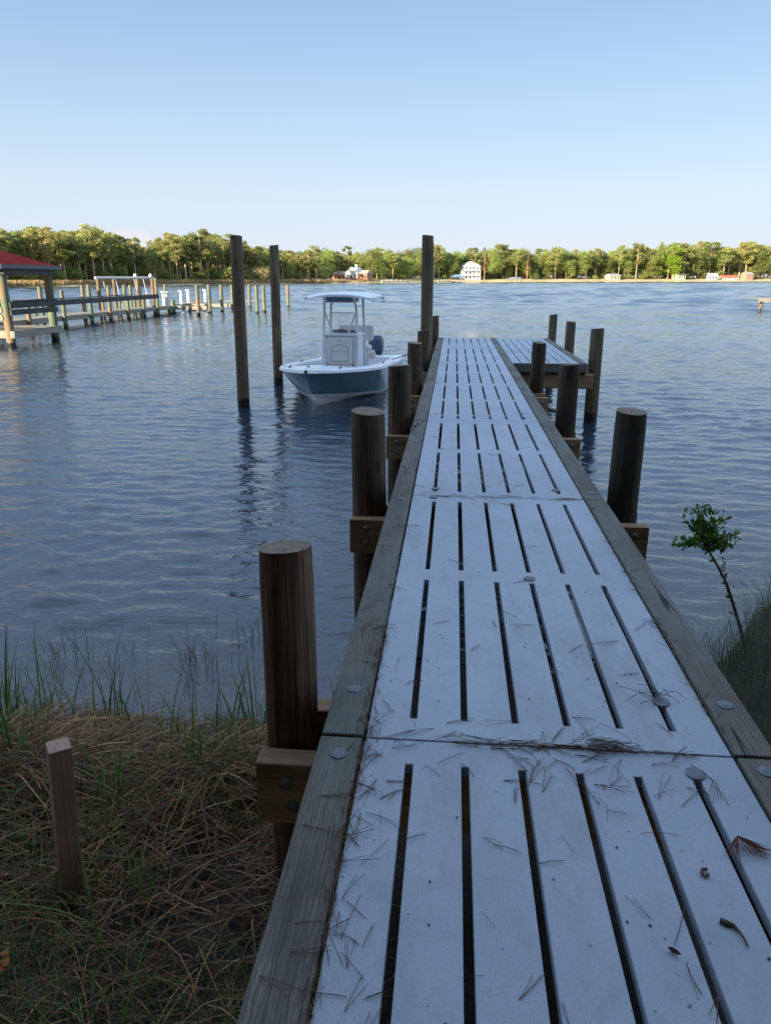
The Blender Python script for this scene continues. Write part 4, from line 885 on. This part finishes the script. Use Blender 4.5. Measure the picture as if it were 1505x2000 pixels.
# ------------------------------------------------------------------ houses on the far shore
def house(name, label, q, w, d, h, roofh, wall, roof, rz=0, gable='front', floors=1, nwin=3, z0=1.0, cat='house'):
    t = thing(name, label, cat, (q.x,q.y,z0), rz)
    mb = MB(); mb.box(-w/2,w/2,0,d,-1,h)
    if gable == 'front': mb.add([(-w/2,0,h),(w/2,0,h),(0,0,h+roofh-.1),(-w/2,d,h),(w/2,d,h),(0,d,h+roofh-.1)], [(0,1,2),(5,4,3)])
    else: mb.add([(-w/2,0,h),(-w/2,d,h),(-w/2,d/2,h+roofh-.1),(w/2,0,h),(w/2,d,h),(w/2,d/2,h+roofh-.1)], [(2,1,0),(3,4,5)])
    mb.build('wall', wall, t); e = .45; th = .15; mb = MB()
    if gable == 'front':
        for sg in (1,-1):
            sl_ = roofh/(w/2); p = [(0,-e,h+roofh),(sg*(w/2+e),-e,h-e*sl_),(sg*(w/2+e),d+e,h-e*sl_),(0,d+e,h+roofh)]
            mb.add(p+[(a_,b_,c_+th) for a_,b_,c_ in p], [(0,1,2,3),(7,6,5,4),(0,4,5,1),(1,5,6,2),(2,6,7,3)])
    else:
        for y0_, y1_ in ((-e,d/2),(d+e,d/2)):
            sl_ = roofh/(d/2); p = [(-w/2-e,y0_,h-e*sl_),(w/2+e,y0_,h-e*sl_),(w/2+e,d/2,h+roofh),(-w/2-e,d/2,h+roofh)]
            mb.add(p+[(a_,b_,c_+th) for a_,b_,c_ in p], [(0,1,2,3),(7,6,5,4),(0,4,5,1),(1,5,6,2),(3,7,4,0)])
    mb.build('roof', roof, t); fh = h/floors
    for f in range(floors):
        for i in range(nwin):
            x_ = -w/2+w*(i+.5)/nwin; mb = MB(); mb.box(x_-.5,x_+.5,-.06,.05,f*fh+fh*.30,f*fh+fh*.82); o = mb.build('window', M['dark'], t)
            mb = MB(); z_a, z_b = f*fh+fh*.30, f*fh+fh*.82; mb.box(x_-.6,x_+.6,-.1,-.063,z_b,z_b+.12); mb.box(x_-.6,x_+.6,-.1,-.063,z_a-.12,z_a); mb.box(x_-.62,x_-.5,-.1,-.063,z_a,z_b); mb.box(x_+.5,x_+.62,-.1,-.063,z_a,z_b); mb.build('window_frame', M['white'], o)
    return t
RG = flat('grey_roof', (.30,.30,.31), .8, .15, 1); RW_ = flat('pale_roof', (.42,.42,.41), .7, .08, 1); BR = flat('red_brick', (.42,.20,.13), .9, .2, 3)
q = atY(921, 546, 528)
wh = house('white_house', 'white three storey gabled house with balconies on the far shore', q, 11, 12, 9.0, 2.9, M['white'], RW_, R(12), 'front', 3, 4, 1.4)
mb = MB(); mb.box(-7.4,5.4,-2.2,-.12,2.9,3.1); mb.box(-7.4,5.4,-2.2,-.12,5.9,6.15); mb.box(-7.4,-5.52,-.1,9,-1,6.0); mb.build('balcony', M['white'], wh)
for x_ in (-7.2,-5.2,-3,-.8,1.4,3.4,5.2): mb = MB(); mb.box(x_-.13,x_+.13,-2.15,-1.9,-1,6.0); mb.build('porch_column', M['white'], wh)
for z_ in (3.9,6.95): mb = MB(); mb.box(-7.4,5.4,-2.2,-2.14,z_,z_+.1); mb.build('railing', M['white'], wh)
q = atY(686, 545, 425)
bh_ = house('brick_house', 'brick house with bright white gabled roof end and deck on the far shore', q, 7.5, 10, 3.6, 3.2, M['white'], M['white'], R(-20), 'front', 1, 3, 1.6)
for nm, x0_, x1_, hh, mt in (('left_wing',-12.5,-3.8,3.0,BR),('right_wing',3.8,9.0,3.4,BR)):
    mb = MB(); mb.box(x0_,x1_,1,8,-1.2,hh); mb.build('wing', mt, bh_)
    mb = MB(); mb.add([(x0_-.4,.6,hh),(x1_+.4,.6,hh),(x1_+.4,8.4,hh),(x0_-.4,8.4,hh),(x0_+1.2,4.5,hh+1.9),(x1_-.3,4.5,hh+1.9)], [(0,1,5,4),(1,2,5),(2,3,4,5),(3,0,4),(3,2,1,0)]); mb.build('wing_roof', flat('tan_roof', (.36,.27,.22), .85, .15, 1), bh_)
    for i in range(3): x_ = x0_+(x1_-x0_)*(i+.5)/3; mb = MB(); mb.box(x_-.5,x_+.5,.95,1.02,.8,2.3); mb.build('window', M['dark'], bh_)
mb = MB(); mb.box(.9,1.9,3,4,5.6,8.2); mb.build('chimney', M['white'], bh_)
mb = MB(); mb.box(-3,8,-3,-.1,.7,.9); mb.box(-3,8,-3.0,-2.92,1.6,1.7)
for x_ in np.arange(-3,8.1,1.1): mb.box(x_-.06,x_+.06,-2.97,-2.85,-1.2,1.6)
mb.build('deck', flat('redwood_deck', (.30,.13,.09), .8, .2, 3), bh_)
def boathouse(label, xp0, xp1, Y, rowt, rowe, roof, zdeck=.9, name='boathouse'):
    a = atY(xp0, 545, Y); b_ = atY(xp1, 545, Y); w_ = b_.x-a.x; ze = atY(xp0, rowe, Y).z; zt_ = atY(xp0, rowt, Y).z
    t = thing(name, label, 'boathouse', ((a.x+b_.x)/2, Y, 0)); d = w_*.8; e = .5
    mb = MB(); mb.add([(-w_/2,0,ze),(w_/2,0,ze),(w_/2,d,ze),(-w_/2,d,ze),(-w_*.2,d/2,zt_),(w_*.2,d/2,zt_)], [(0,1,5,4),(1,2,5),(2,3,4,5),(3,0,4),(3,2,1,0)]); mb.build('roof', roof, t)
    for x_ in (-w_/2+e,-w_/6,w_/6,w_/2-e):
        for y_ in (e,d-e): mb = MB(); mb.box(x_-.13,x_+.13,y_-.13,y_+.13,-1,ze); mb.build('post', M['barkd'], t)
    mb = MB(); mb.box(-w_/2,w_/2,0,d,zdeck-.25,zdeck); mb.build('deck', M['pierY'], t); return t
boathouse('blue roofed boathouse over the water left of the white house', 879, 908, 495, 536, 541, flat('blue_roof', (.12,.20,.36), .6, .1, 1))
boathouse('small grey roofed gazebo at the waterline right of the white house', 990, 1020, 515, 541, 545, flat('slate_roof', (.16,.19,.24), .6, .1, 1), name='shore_gazebo')
yel = flat('pale_yellow_wall', (.62,.60,.36), .7, .08, 1); crm = flat('cream_wall', (.42,.38,.30), .7, .08, 1); rdr = flat('red_roof', (.55,.10,.06), .7, .1, 1); blu = flat('blue_grey_wall', (.20,.27,.38), .7, .08, 1)
for xp_, w_, h_, rh, wl, rf, lab in [(1200,9,3.4,1.3,crm,RG,'cream house half hidden by trees at the right far shore'),
        (1330,7,4.0,1.0,yel,RG,'small pale yellow house under the right far shore trees'),(1391,8,3.4,2.0,blu,RW_,'blue grey house behind the low docks on the right far shore'),
        (1424,13,2.2,1.6,M['offwhite'],rdr,'low house with bright red roof on the right far shore'),(1462,7,5,1.4,BR,RG,'narrow brick house right of the red roofed one'),
        ]:
    q, s = far_at_px(xp_, 7); house('shore_house', lab, q, w_, 7, h_, rh, wl, rf, R(random.uniform(5,25)), 'side', 1, 3, 1.0)['group'] = 'small houses on the far shore'
for i, (x0_, x1_, k_) in enumerate(((1363,1442,16),(745,800,7),(855,880,5))):
    a, _ = far_at_px(x0_, -8); b_, _ = far_at_px(x1_, -8); t = thing('shore_pier', ['long low pier of pale posts before the red roofed house','short row of pale posts at the shore right of the brick house','small bulkhead of pale posts left of the blue roofed boathouse'][i], 'pier', (0,0,0))
    for j in range(k_): p = a.lerp(b_, j/(k_-1)); mb = MB(); mb.box(p.x-.2,p.x+.2,p.y-.2,p.y+.2,-1,1.7+.3*math.sin(j*7)); mb.build('post', crm, t)
    d_ = (b_-a); mb = MB(); mb.tube([(a.x,a.y,.9),(b_.x,b_.y,.9)], .3, 4); mb.build('deck', crm, t)

# ------------------------------------------------------------------ near bank: straw, grass, reeds
def blade(mb, p, h, w, az, lean, curl=1., n=4, mi=0):
    d = Vector((math.cos(az), math.sin(az), 0)); sd_ = Vector((-d.y, d.x, 0)); vs = []
    for i in range(n+1):
        t = i/n; q = Vector(p)+d*(lean*h*t**(1+curl))+Vector((0,0,h*t*(1-.25*lean*t*t)))
        ww = w*(1-t**2)*.5+.0004; vs += [q-sd_*ww, q+sd_*ww]
    mb.add(vs, [(2*i,2*i+1,2*i+3,2*i+2) for i in range(n)], mi)
def strand(mb, p, L, w, az, n=4, lift=.03, bend=.3):
    x, y, z = p; vs = []; a = az
    for i in range(n+1):
        t = i/n; zz = max(z, float(hg(x,y))+.006)+lift*math.sin(PI*t); sd_ = (-math.sin(a)*w/2, math.cos(a)*w/2)
        vs += [(x-sd_[0], y-sd_[1], zz), (x+sd_[0], y+sd_[1], zz+w*.3)]
        x += math.cos(a)*L/n; y += math.sin(a)*L/n; a += bend/n
    mb.add(vs, [(2*i,2*i+1,2*i+3,2*i+2) for i in range(n)])
random.seed(8)
st1 = MB()
for i in range(15000):
    x_, y_ = random.uniform(-4.6,-.3), random.uniform(.2,3.75)
    if i % 5 == 0: x_, y_ = random.gauss(-2.1,.5), random.gauss(3.0,.3)
    if i % 7 == 0: x_, y_ = random.gauss(-1.2,.4), random.gauss(3.2,.2)
    if y_ > shy(x_)+.03: continue
    z_ = float(hg(x_,y_))+random.uniform(0,.05)
    strand(st1, (x_,y_,z_), random.uniform(.10,.42), random.uniform(.002,.0055), random.gauss(.5,.9)+(PI if random.random()<.5 else 0), 4, random.uniform(-.005,.06), random.gauss(0,.6))
tag(st1.build('dry_straw', leafmat('dry_straw_blades', [(.03,.016,.009),(.24,.11,.045),(.11,.055,.028),(.52,.27,.12),(.06,.032,.016),(.66,.40,.21)], .7, .1)), 'matted dry brown straw covering the near bank', 'straw', None, 'stuff')
gr = MB()
for i in range(11500):
    x_, y_ = random.uniform(-4.4,-.35), random.uniform(.2,3.7)
    dn = math.sin(x_*3+1)*math.sin(y_*3.3)+random.random()
    if dn < .2 or y_ > shy(x_): continue
    h_ = random.uniform(.08,.30); blade(gr, (x_,y_,float(hg(x_,y_))), h_, random.uniform(.0025,.005), random.uniform(0,6.28), random.uniform(.3,1.3), .8)
tag(gr.build('bank_grass', leafmat('bank_grass_blades', [(.03,.07,.015),(.11,.18,.04),(.26,.32,.09)], .5, .3)), 'short green grass growing through the straw', 'grass', None, 'stuff')
rd_ = MB()
def tuft(mb, x_, y_, n_, h0, h1, w0, w1, sp, lean=.5):
    for _ in range(n_):
        xx, yy = x_+random.gauss(0,sp), y_+random.gauss(0,sp*.7); blade(mb, (xx,yy,max(-.2,float(hg(xx,yy)))), random.uniform(h0,h1), random.uniform(w0,w1), random.uniform(0,6.28), random.uniform(.05,lean), .9, 6)
for xp_, yp_, n_, h0, h1 in [(30,1440,12,.35,.62),(60,1430,8,.3,.5),(110,1410,9,.35,.6),(215,1420,16,.4,.7),(255,1440,8,.35,.55),(150,1450,6,.3,.5),(345,1500,6,.25,.4),(300,1430,7,.3,.5),(430,1480,12,.3,.48),(480,1430,10,.3,.5),(510,1420,9,.3,.5),(235,1640,12,.2,.34),(370,1500,5,.25,.45),(640,1370,4,.2,.3),(10,1560,10,.4,.65),(395,1560,10,.25,.42),(505,1500,8,.3,.45),(270,1800,14,.15,.28)]:
    q = at(xp_, yp_, .15); tuft(rd_, q.x, q.y, max(3, n_*2//3), h0*1.1, h1*1.2, .007, .015, .06)
for _ in range(34): x_ = random.uniform(-3.6,-.9); y_ = float(shy(x_))-random.uniform(-.25,.5); blade(rd_, (x_,y_,max(-.1,float(hg(x_,y_)))), random.uniform(.35,.75), random.uniform(.002,.006), random.uniform(0,6.28), random.uniform(.05,.45), .8, 6)
for i in range(46):
    x_, y_ = random.uniform(-3.6,-.7), random.uniform(.9,3.5); blade(rd_, (x_,y_,float(hg(x_,y_))), random.uniform(.3,.6), random.uniform(.006,.011), random.uniform(0,6.28), random.uniform(.8,1.7), .6, 8)
for xp_, yp_, n_ in [(15,1500,9),(45,1470,8),(-10,1600,8),(70,1540,5)]:
    q = at(xp_, yp_, .2)
    for _ in range(n_): blade(rd_, (q.x+random.gauss(0,.05),q.y+random.gauss(0,.05),.15), random.uniform(.5,.85), random.uniform(.012,.02), random.uniform(0,6.28), random.uniform(.1,.6), .8, 8)
dr = MB()
for i in range(150):
    x_, y_ = random.uniform(-3.6,-.6), random.uniform(.8,3.7); blade(dr, (x_,y_,float(hg(x_,y_))), random.uniform(.1,.3), random.uniform(.004,.009), random.uniform(0,6.28), random.uniform(1.,2.), .5, 5)
for xp_, yp_, n_ in [(380,1290,46),(120,1300,22),(200,1290,16),(430,1290,14),(490,1250,22),(395,1320,14),(100,1280,14)]:
    q = at(xp_, yp_, 0); 
    for _ in range(n_):
        xx, yy = q.x+random.gauss(0,.10), q.y+random.gauss(0,.09); blade(dr, (xx,yy,-.12), random.uniform(.22,.46), random.uniform(.002,.004), random.uniform(0,6.28), random.uniform(.05,.6), .7, 4)
tag(rd_.build('green_reeds', leafmat('reed_blades', [(.07,.13,.025),(.16,.26,.055),(.25,.34,.10)], .45, .35)), 'tall green reeds along the water edge', 'reeds', None, 'stuff')
tag(dr.build('dead_reeds', leafmat('dead_reed_blades', [(.06,.038,.022),(.18,.11,.06),(.34,.22,.12)], .8, .1)), 'dead brown reed stubble standing in the shallow water', 'reeds', None, 'stuff')
rg = MB()
for i in range(11000):
    x_ = random.uniform(1.2,5.6); y_ = random.uniform(1.5, float(shy(x_))+.1)
    if x_ < 1.35+.12*random.random() : continue
    blade(rg, (x_,y_,float(hg(x_,y_))-.02), random.uniform(.20,.52), random.uniform(.0012,.003), random.uniform(0,6.28), random.uniform(.2,1.2), .8, 5)
tag(rg.build('bank_grass', leafmat('fine_grass_blades', [(.015,.045,.010),(.04,.09,.02),(.08,.15,.04)], .55, .3)), 'fine wispy grass on the bank right of the dock', 'grass', None, 'stuff')

# sapling
sp_ = thing('sapling_shrub', 'young small leaved shrub leaning left over the water right of the dock', 'shrub', (0,0,0))
base = at(1457,1275,.06); Ys = base.y
cpts = [base]+[atY(x_, y_, Ys+dy) for x_, y_, dy in ((1440,1210,0),(1418,1140,-.02),(1395,1095,-.03),(1378,1070,-.03))]
mb = MB(); mb.tube(cpts, [.014,.012,.010,.008,.007], 7)
lv = MB(); random.seed(31)
def leaf(mb, p, d, s):
    d = d.normalized(); sd_ = d.cross(Vector((random.uniform(-1,1),random.uniform(-1,1),random.uniform(-.2,1)))).normalized(); nn = d.cross(sd_)
    pts = [p, p+d*s*.3+sd_*s*.24, p+d*s*.7+sd_*s*.22, p+d*s, p+d*s*.7-sd_*s*.22, p+d*s*.3-sd_*s*.24]; mid = p+d*s*.5-nn*s*.06
    mb.add(pts+[mid], [(0,1,6),(1,2,6),(2,3,6),(3,4,6),(4,5,6),(5,0,6)])
top = cpts[-1]
for k_ in range(7):
    s0 = cpts[1].lerp(cpts[3], k_/6.5); e_ = s0+Vector((random.uniform(-.09,.09), random.uniform(-.06,.06), random.uniform(.05,.12))); mb.tube([s0, s0.lerp(e_,.5)+Vector((0,0,.01)), e_], [.003,.002,.001], 5)
    for _ in range(11): leaf(lv, s0.lerp(e_, random.uniform(.35,1)), Vector((random.gauss(0,1),random.gauss(0,1),.4)), random.uniform(.020,.034))
tips = [(1330,1008),(1345,1003),(1318,1062),(1322,1065),(1345,1058),(1365,1000),(1390,1000),(1410,1012),(1432,1045),(1420,1065),(1395,1030),(1375,1020),(1400,1050),(1385,1075),(1360,1040),(1368,992),(1435,1050),(1412,1075),(1395,1015),(1355,1022)]
for x_, y_ in tips:
    e_ = atY(x_, y_, Ys+random.uniform(-.12,.12)); m_ = top.lerp(e_, .5)+Vector((0,0,.02)); st0 = cpts[-1] if y_ < 1060 else cpts[-2].lerp(cpts[-1],.7)
    mb.tube([st0, m_, e_], [.0045,.003,.0015], 5)
    for k_ in range(30):
        t = random.uniform(.25,1.06); p = st0.lerp(m_, t*2) if t < .5 else m_.lerp(e_, t*2-1); p = p+Vector((random.gauss(0,.013),random.gauss(0,.016),random.gauss(0,.013)))
        leaf(lv, p, Vector((random.gauss(0,1),random.gauss(0,1),random.gauss(.6,.8))), random.uniform(.030,.052))
for k_ in range(60):
    t = random.random(); p = cpts[0].lerp(cpts[2], t) if k_ % 2 else cpts[1].lerp(cpts[4], t); p = p+Vector((random.gauss(0,.014),random.gauss(0,.014),0)); leaf(lv, p, Vector((random.gauss(0,1),random.gauss(0,1),.3)), random.uniform(.01,.02))
mb.build('stem', M['barkd'], sp_, smooth=60); lv.build('leaves', leafmat('sapling_leaves', [(.06,.13,.02),(.14,.24,.035),(.24,.36,.06)], .35, .3), sp_)

# stake
q = at(118,1745,.30); sk = MB(); sk.box(-.041,.041,-.041,.041,-.4,.72)
o = sk.build('wooden_stake', [M['stake']], None, bevel=.002); o.matrix_world = Matrix.Translation((q.x+.05,q.y,.30)) @ Matrix.Rotation(R(3.3),4,'Y') @ Matrix.Rotation(R(38),4,'Z'); tag(o, 'square cut wooden stake driven into the grassy bank left of the dock', 'stake')
# orange leaves in the lower left corner
ol = MB(); random.seed(6)
for xp_, yp_ in ((10,1865),(18,1850),(8,1880),(22,1832),(30,1830),(5,1875),(16,1868)):
    q = at(xp_, yp_, .55); leaf(ol, Vector((q.x,q.y,.53)), Vector((random.gauss(0,1),random.gauss(0,1),.5)), .035)
tag(ol.build('orange_blossom', flat('orange_petal', (.40,.13,.02), .6), None), 'small cluster of orange petals in the straw at the lower left', 'flower')

# ------------------------------------------------------------------ pine needles and litter on the dock
nm = MB(); random.seed(14)
def needle(mb, x_, y_, z_, az, L, w_, bend, lift=0, n=5):
    vs = []; a = az
    for i in range(n+1):
        t = i/n; zz = z_+.0015+lift*math.sin(PI*t); s = (-math.sin(a)*w_/2, math.cos(a)*w_/2)
        vs += [(x_-s[0], y_-s[1], zz), (x_, y_, zz+w_*.8), (x_+s[0], y_+s[1], zz)]; x_ += math.cos(a)*L/n; y_ += math.sin(a)*L/n; a += bend/n
    mb.add(vs, [(3*i+j, 3*i+j+1, 3*i+j+4, 3*i+j+3) for i in range(n) for j in (0,1)])
def fasc(x_, y_, z_=DZ, az=None, L=None):
    az = random.uniform(0,2*PI) if az is None else az; L = L or random.uniform(.06,.15)
    bd = random.gauss(0,.22)
    for k_ in range(random.choice((1,2,2,3))): needle(nm, x_, y_, z_+random.uniform(0,.003), az+random.gauss(0,.10), L*random.uniform(.75,1.1), random.uniform(.0011,.0017), bd+random.gauss(0,.06), random.uniform(0,.006))
for i in range(58): fasc(random.uniform(XL,XR-.05), random.uniform(.7,2.15))
for i in range(30): fasc(random.gauss(.35,.28), random.gauss(2.17,.09))
for i in range(18): fasc(random.gauss(.33,.12), random.gauss(2.1,.06))
for i in range(70): fasc(random.gauss(.42,.22), 2.197+random.gauss(0,.010), DZ+.001, random.gauss(0,.16)+(PI if i % 2 else 0), random.uniform(.04,.10))
for i in range(24): fasc(random.gauss(.52,.035), 2.215+random.gauss(0,.018), DZ+.003, random.gauss(0,.5), .09)
for i in range(26): fasc(random.uniform(XL,XR-.05), 2.2+abs(random.gauss(0,1.5)))
for i in range(30): fasc(random.uniform(XL,XR), random.uniform(5,12), L=.08)
for i in range(165): fasc(XL-.002+random.gauss(0,.012), random.uniform(.8,3.0), DZ+.004, random.gauss(PI/2,.22)+(PI if random.random()<.5 else 0), .07)
for i in range(26): fasc(XL+.03+abs(random.gauss(0,.05)), random.uniform(1.0,2.2), DZ)
for i in range(22): fasc(random.uniform(XL-RW,XL), random.uniform(1.1,4.5), zr, random.gauss(0.2,.5), .12)
for i in range(90): fasc(XR+.003+random.gauss(0,.008), random.uniform(2.3,5.2), DZ+.003, random.gauss(PI/2,.4), .07)
for i in range(30): fasc(random.uniform(XL,XR), 5.21+random.gauss(0,.03), DZ, random.gauss(0,.3), .12)
tag(nm.build('pine_needles', leafmat('dry_pine_needles', [(.11,.06,.035),(.20,.115,.065),(.30,.19,.11)], .6, 0)), 'scattered brown pine needles lying on the dock panels', 'pine needles', None, 'stuff')
sk = MB()
for i in range(170):
    x_, y_ = random.uniform(XL,XR), random.uniform(.8,5)
    if abs(((x_-XL)/1.235-.129)/.149-round(((x_-XL)/1.235-.129)/.149)) < .12: continue
    s = random.uniform(.0015,.006); a = random.uniform(0,6.28); sk.add([(x_+s*math.cos(a+k_*1.57)*random.uniform(.5,1), y_+s*math.sin(a+k_*1.57), DZ+.002) for k_ in range(4)]+[(x_,y_,DZ+.002+s*.4)], [(0,1,4),(1,2,4),(2,3,4),(3,0,4)])
tag(sk.build('bark_crumbs', flat('bark_crumb', (.08,.055,.04), .9)), 'tiny brown bark crumbs littering the dock panels', 'debris', None, 'stuff')
tn = MB(); q = at(1438,1640,DZ)
for i in range(46):
    a = R(random.choice((-52,-115))+random.gauss(0,12)); needle(tn, q.x+.0, q.y, DZ+.012, a, random.uniform(.06,.10), .0018, random.gauss(0,.3), random.uniform(-.004,.004))
tag(tn.build('needle_tuft', leafmat('tuft_needles', [(.12,.05,.03),(.2,.09,.05)], .6, 0)), 'fan shaped tuft of reddish pine needles across the rightmost near slot', 'pine needles')
tw = MB(); pts = [at(x_, y_, DZ+.006) for x_, y_ in ((1405,1797),(1418,1803),(1432,1808),(1445,1822),(1455,1838),(1460,1850))]
tw.tube(pts, [.007,.0075,.005,.003,.003,.002], 8); tag(tw.build('dry_twig', flat('twig_bark', (.13,.10,.075), .9, .4, 60, 0, .002), smooth=60), 'short curved grey twig with scaly end on the right of the near panel', 'twig')
cu = MB(); cu.tube([at(x_, y_, DZ+.006) for x_, y_ in ((1383,1708),(1376,1712),(1369,1706),(1370,1698),(1380,1697))], .004, 6); tag(cu.build('curled_bark', flat('curled_bark_red', (.12,.045,.03), .8), smooth=60), 'small curled red brown bark piece near the needle tuft', 'bark')
lf = MB(); p = at(1302,1850,DZ+.006); leaf(lf, p, Vector((.6,-.5,.1)), .035); p2 = at(1316,1845,DZ+.004); needle(lf, p2.x, p2.y, DZ, R(62), .14, .0018, .1)
tag(lf.build('dry_leaf', flat('dry_leaf_brown', (.13,.07,.05), .8)), 'small dry pointed leaf with long stalk near the fourth slot', 'leaf')
wd = MB(); q = at(1290,1362,DZ+.01)
for i in range(12): needle(wd, q.x+random.gauss(0,.01), q.y+random.gauss(0,.01), DZ+.012, random.uniform(0,6.28), random.uniform(.05,.16), .0022, random.gauss(0,1.4), random.uniform(.005,.03), 7)
tag(wd.build('grass_sprig', leafmat('sprig_blades', [(.05,.09,.03),(.16,.13,.07)], .6, .2)), 'small curly grass sprig caught beside the washer on the second panel', 'grass sprig')
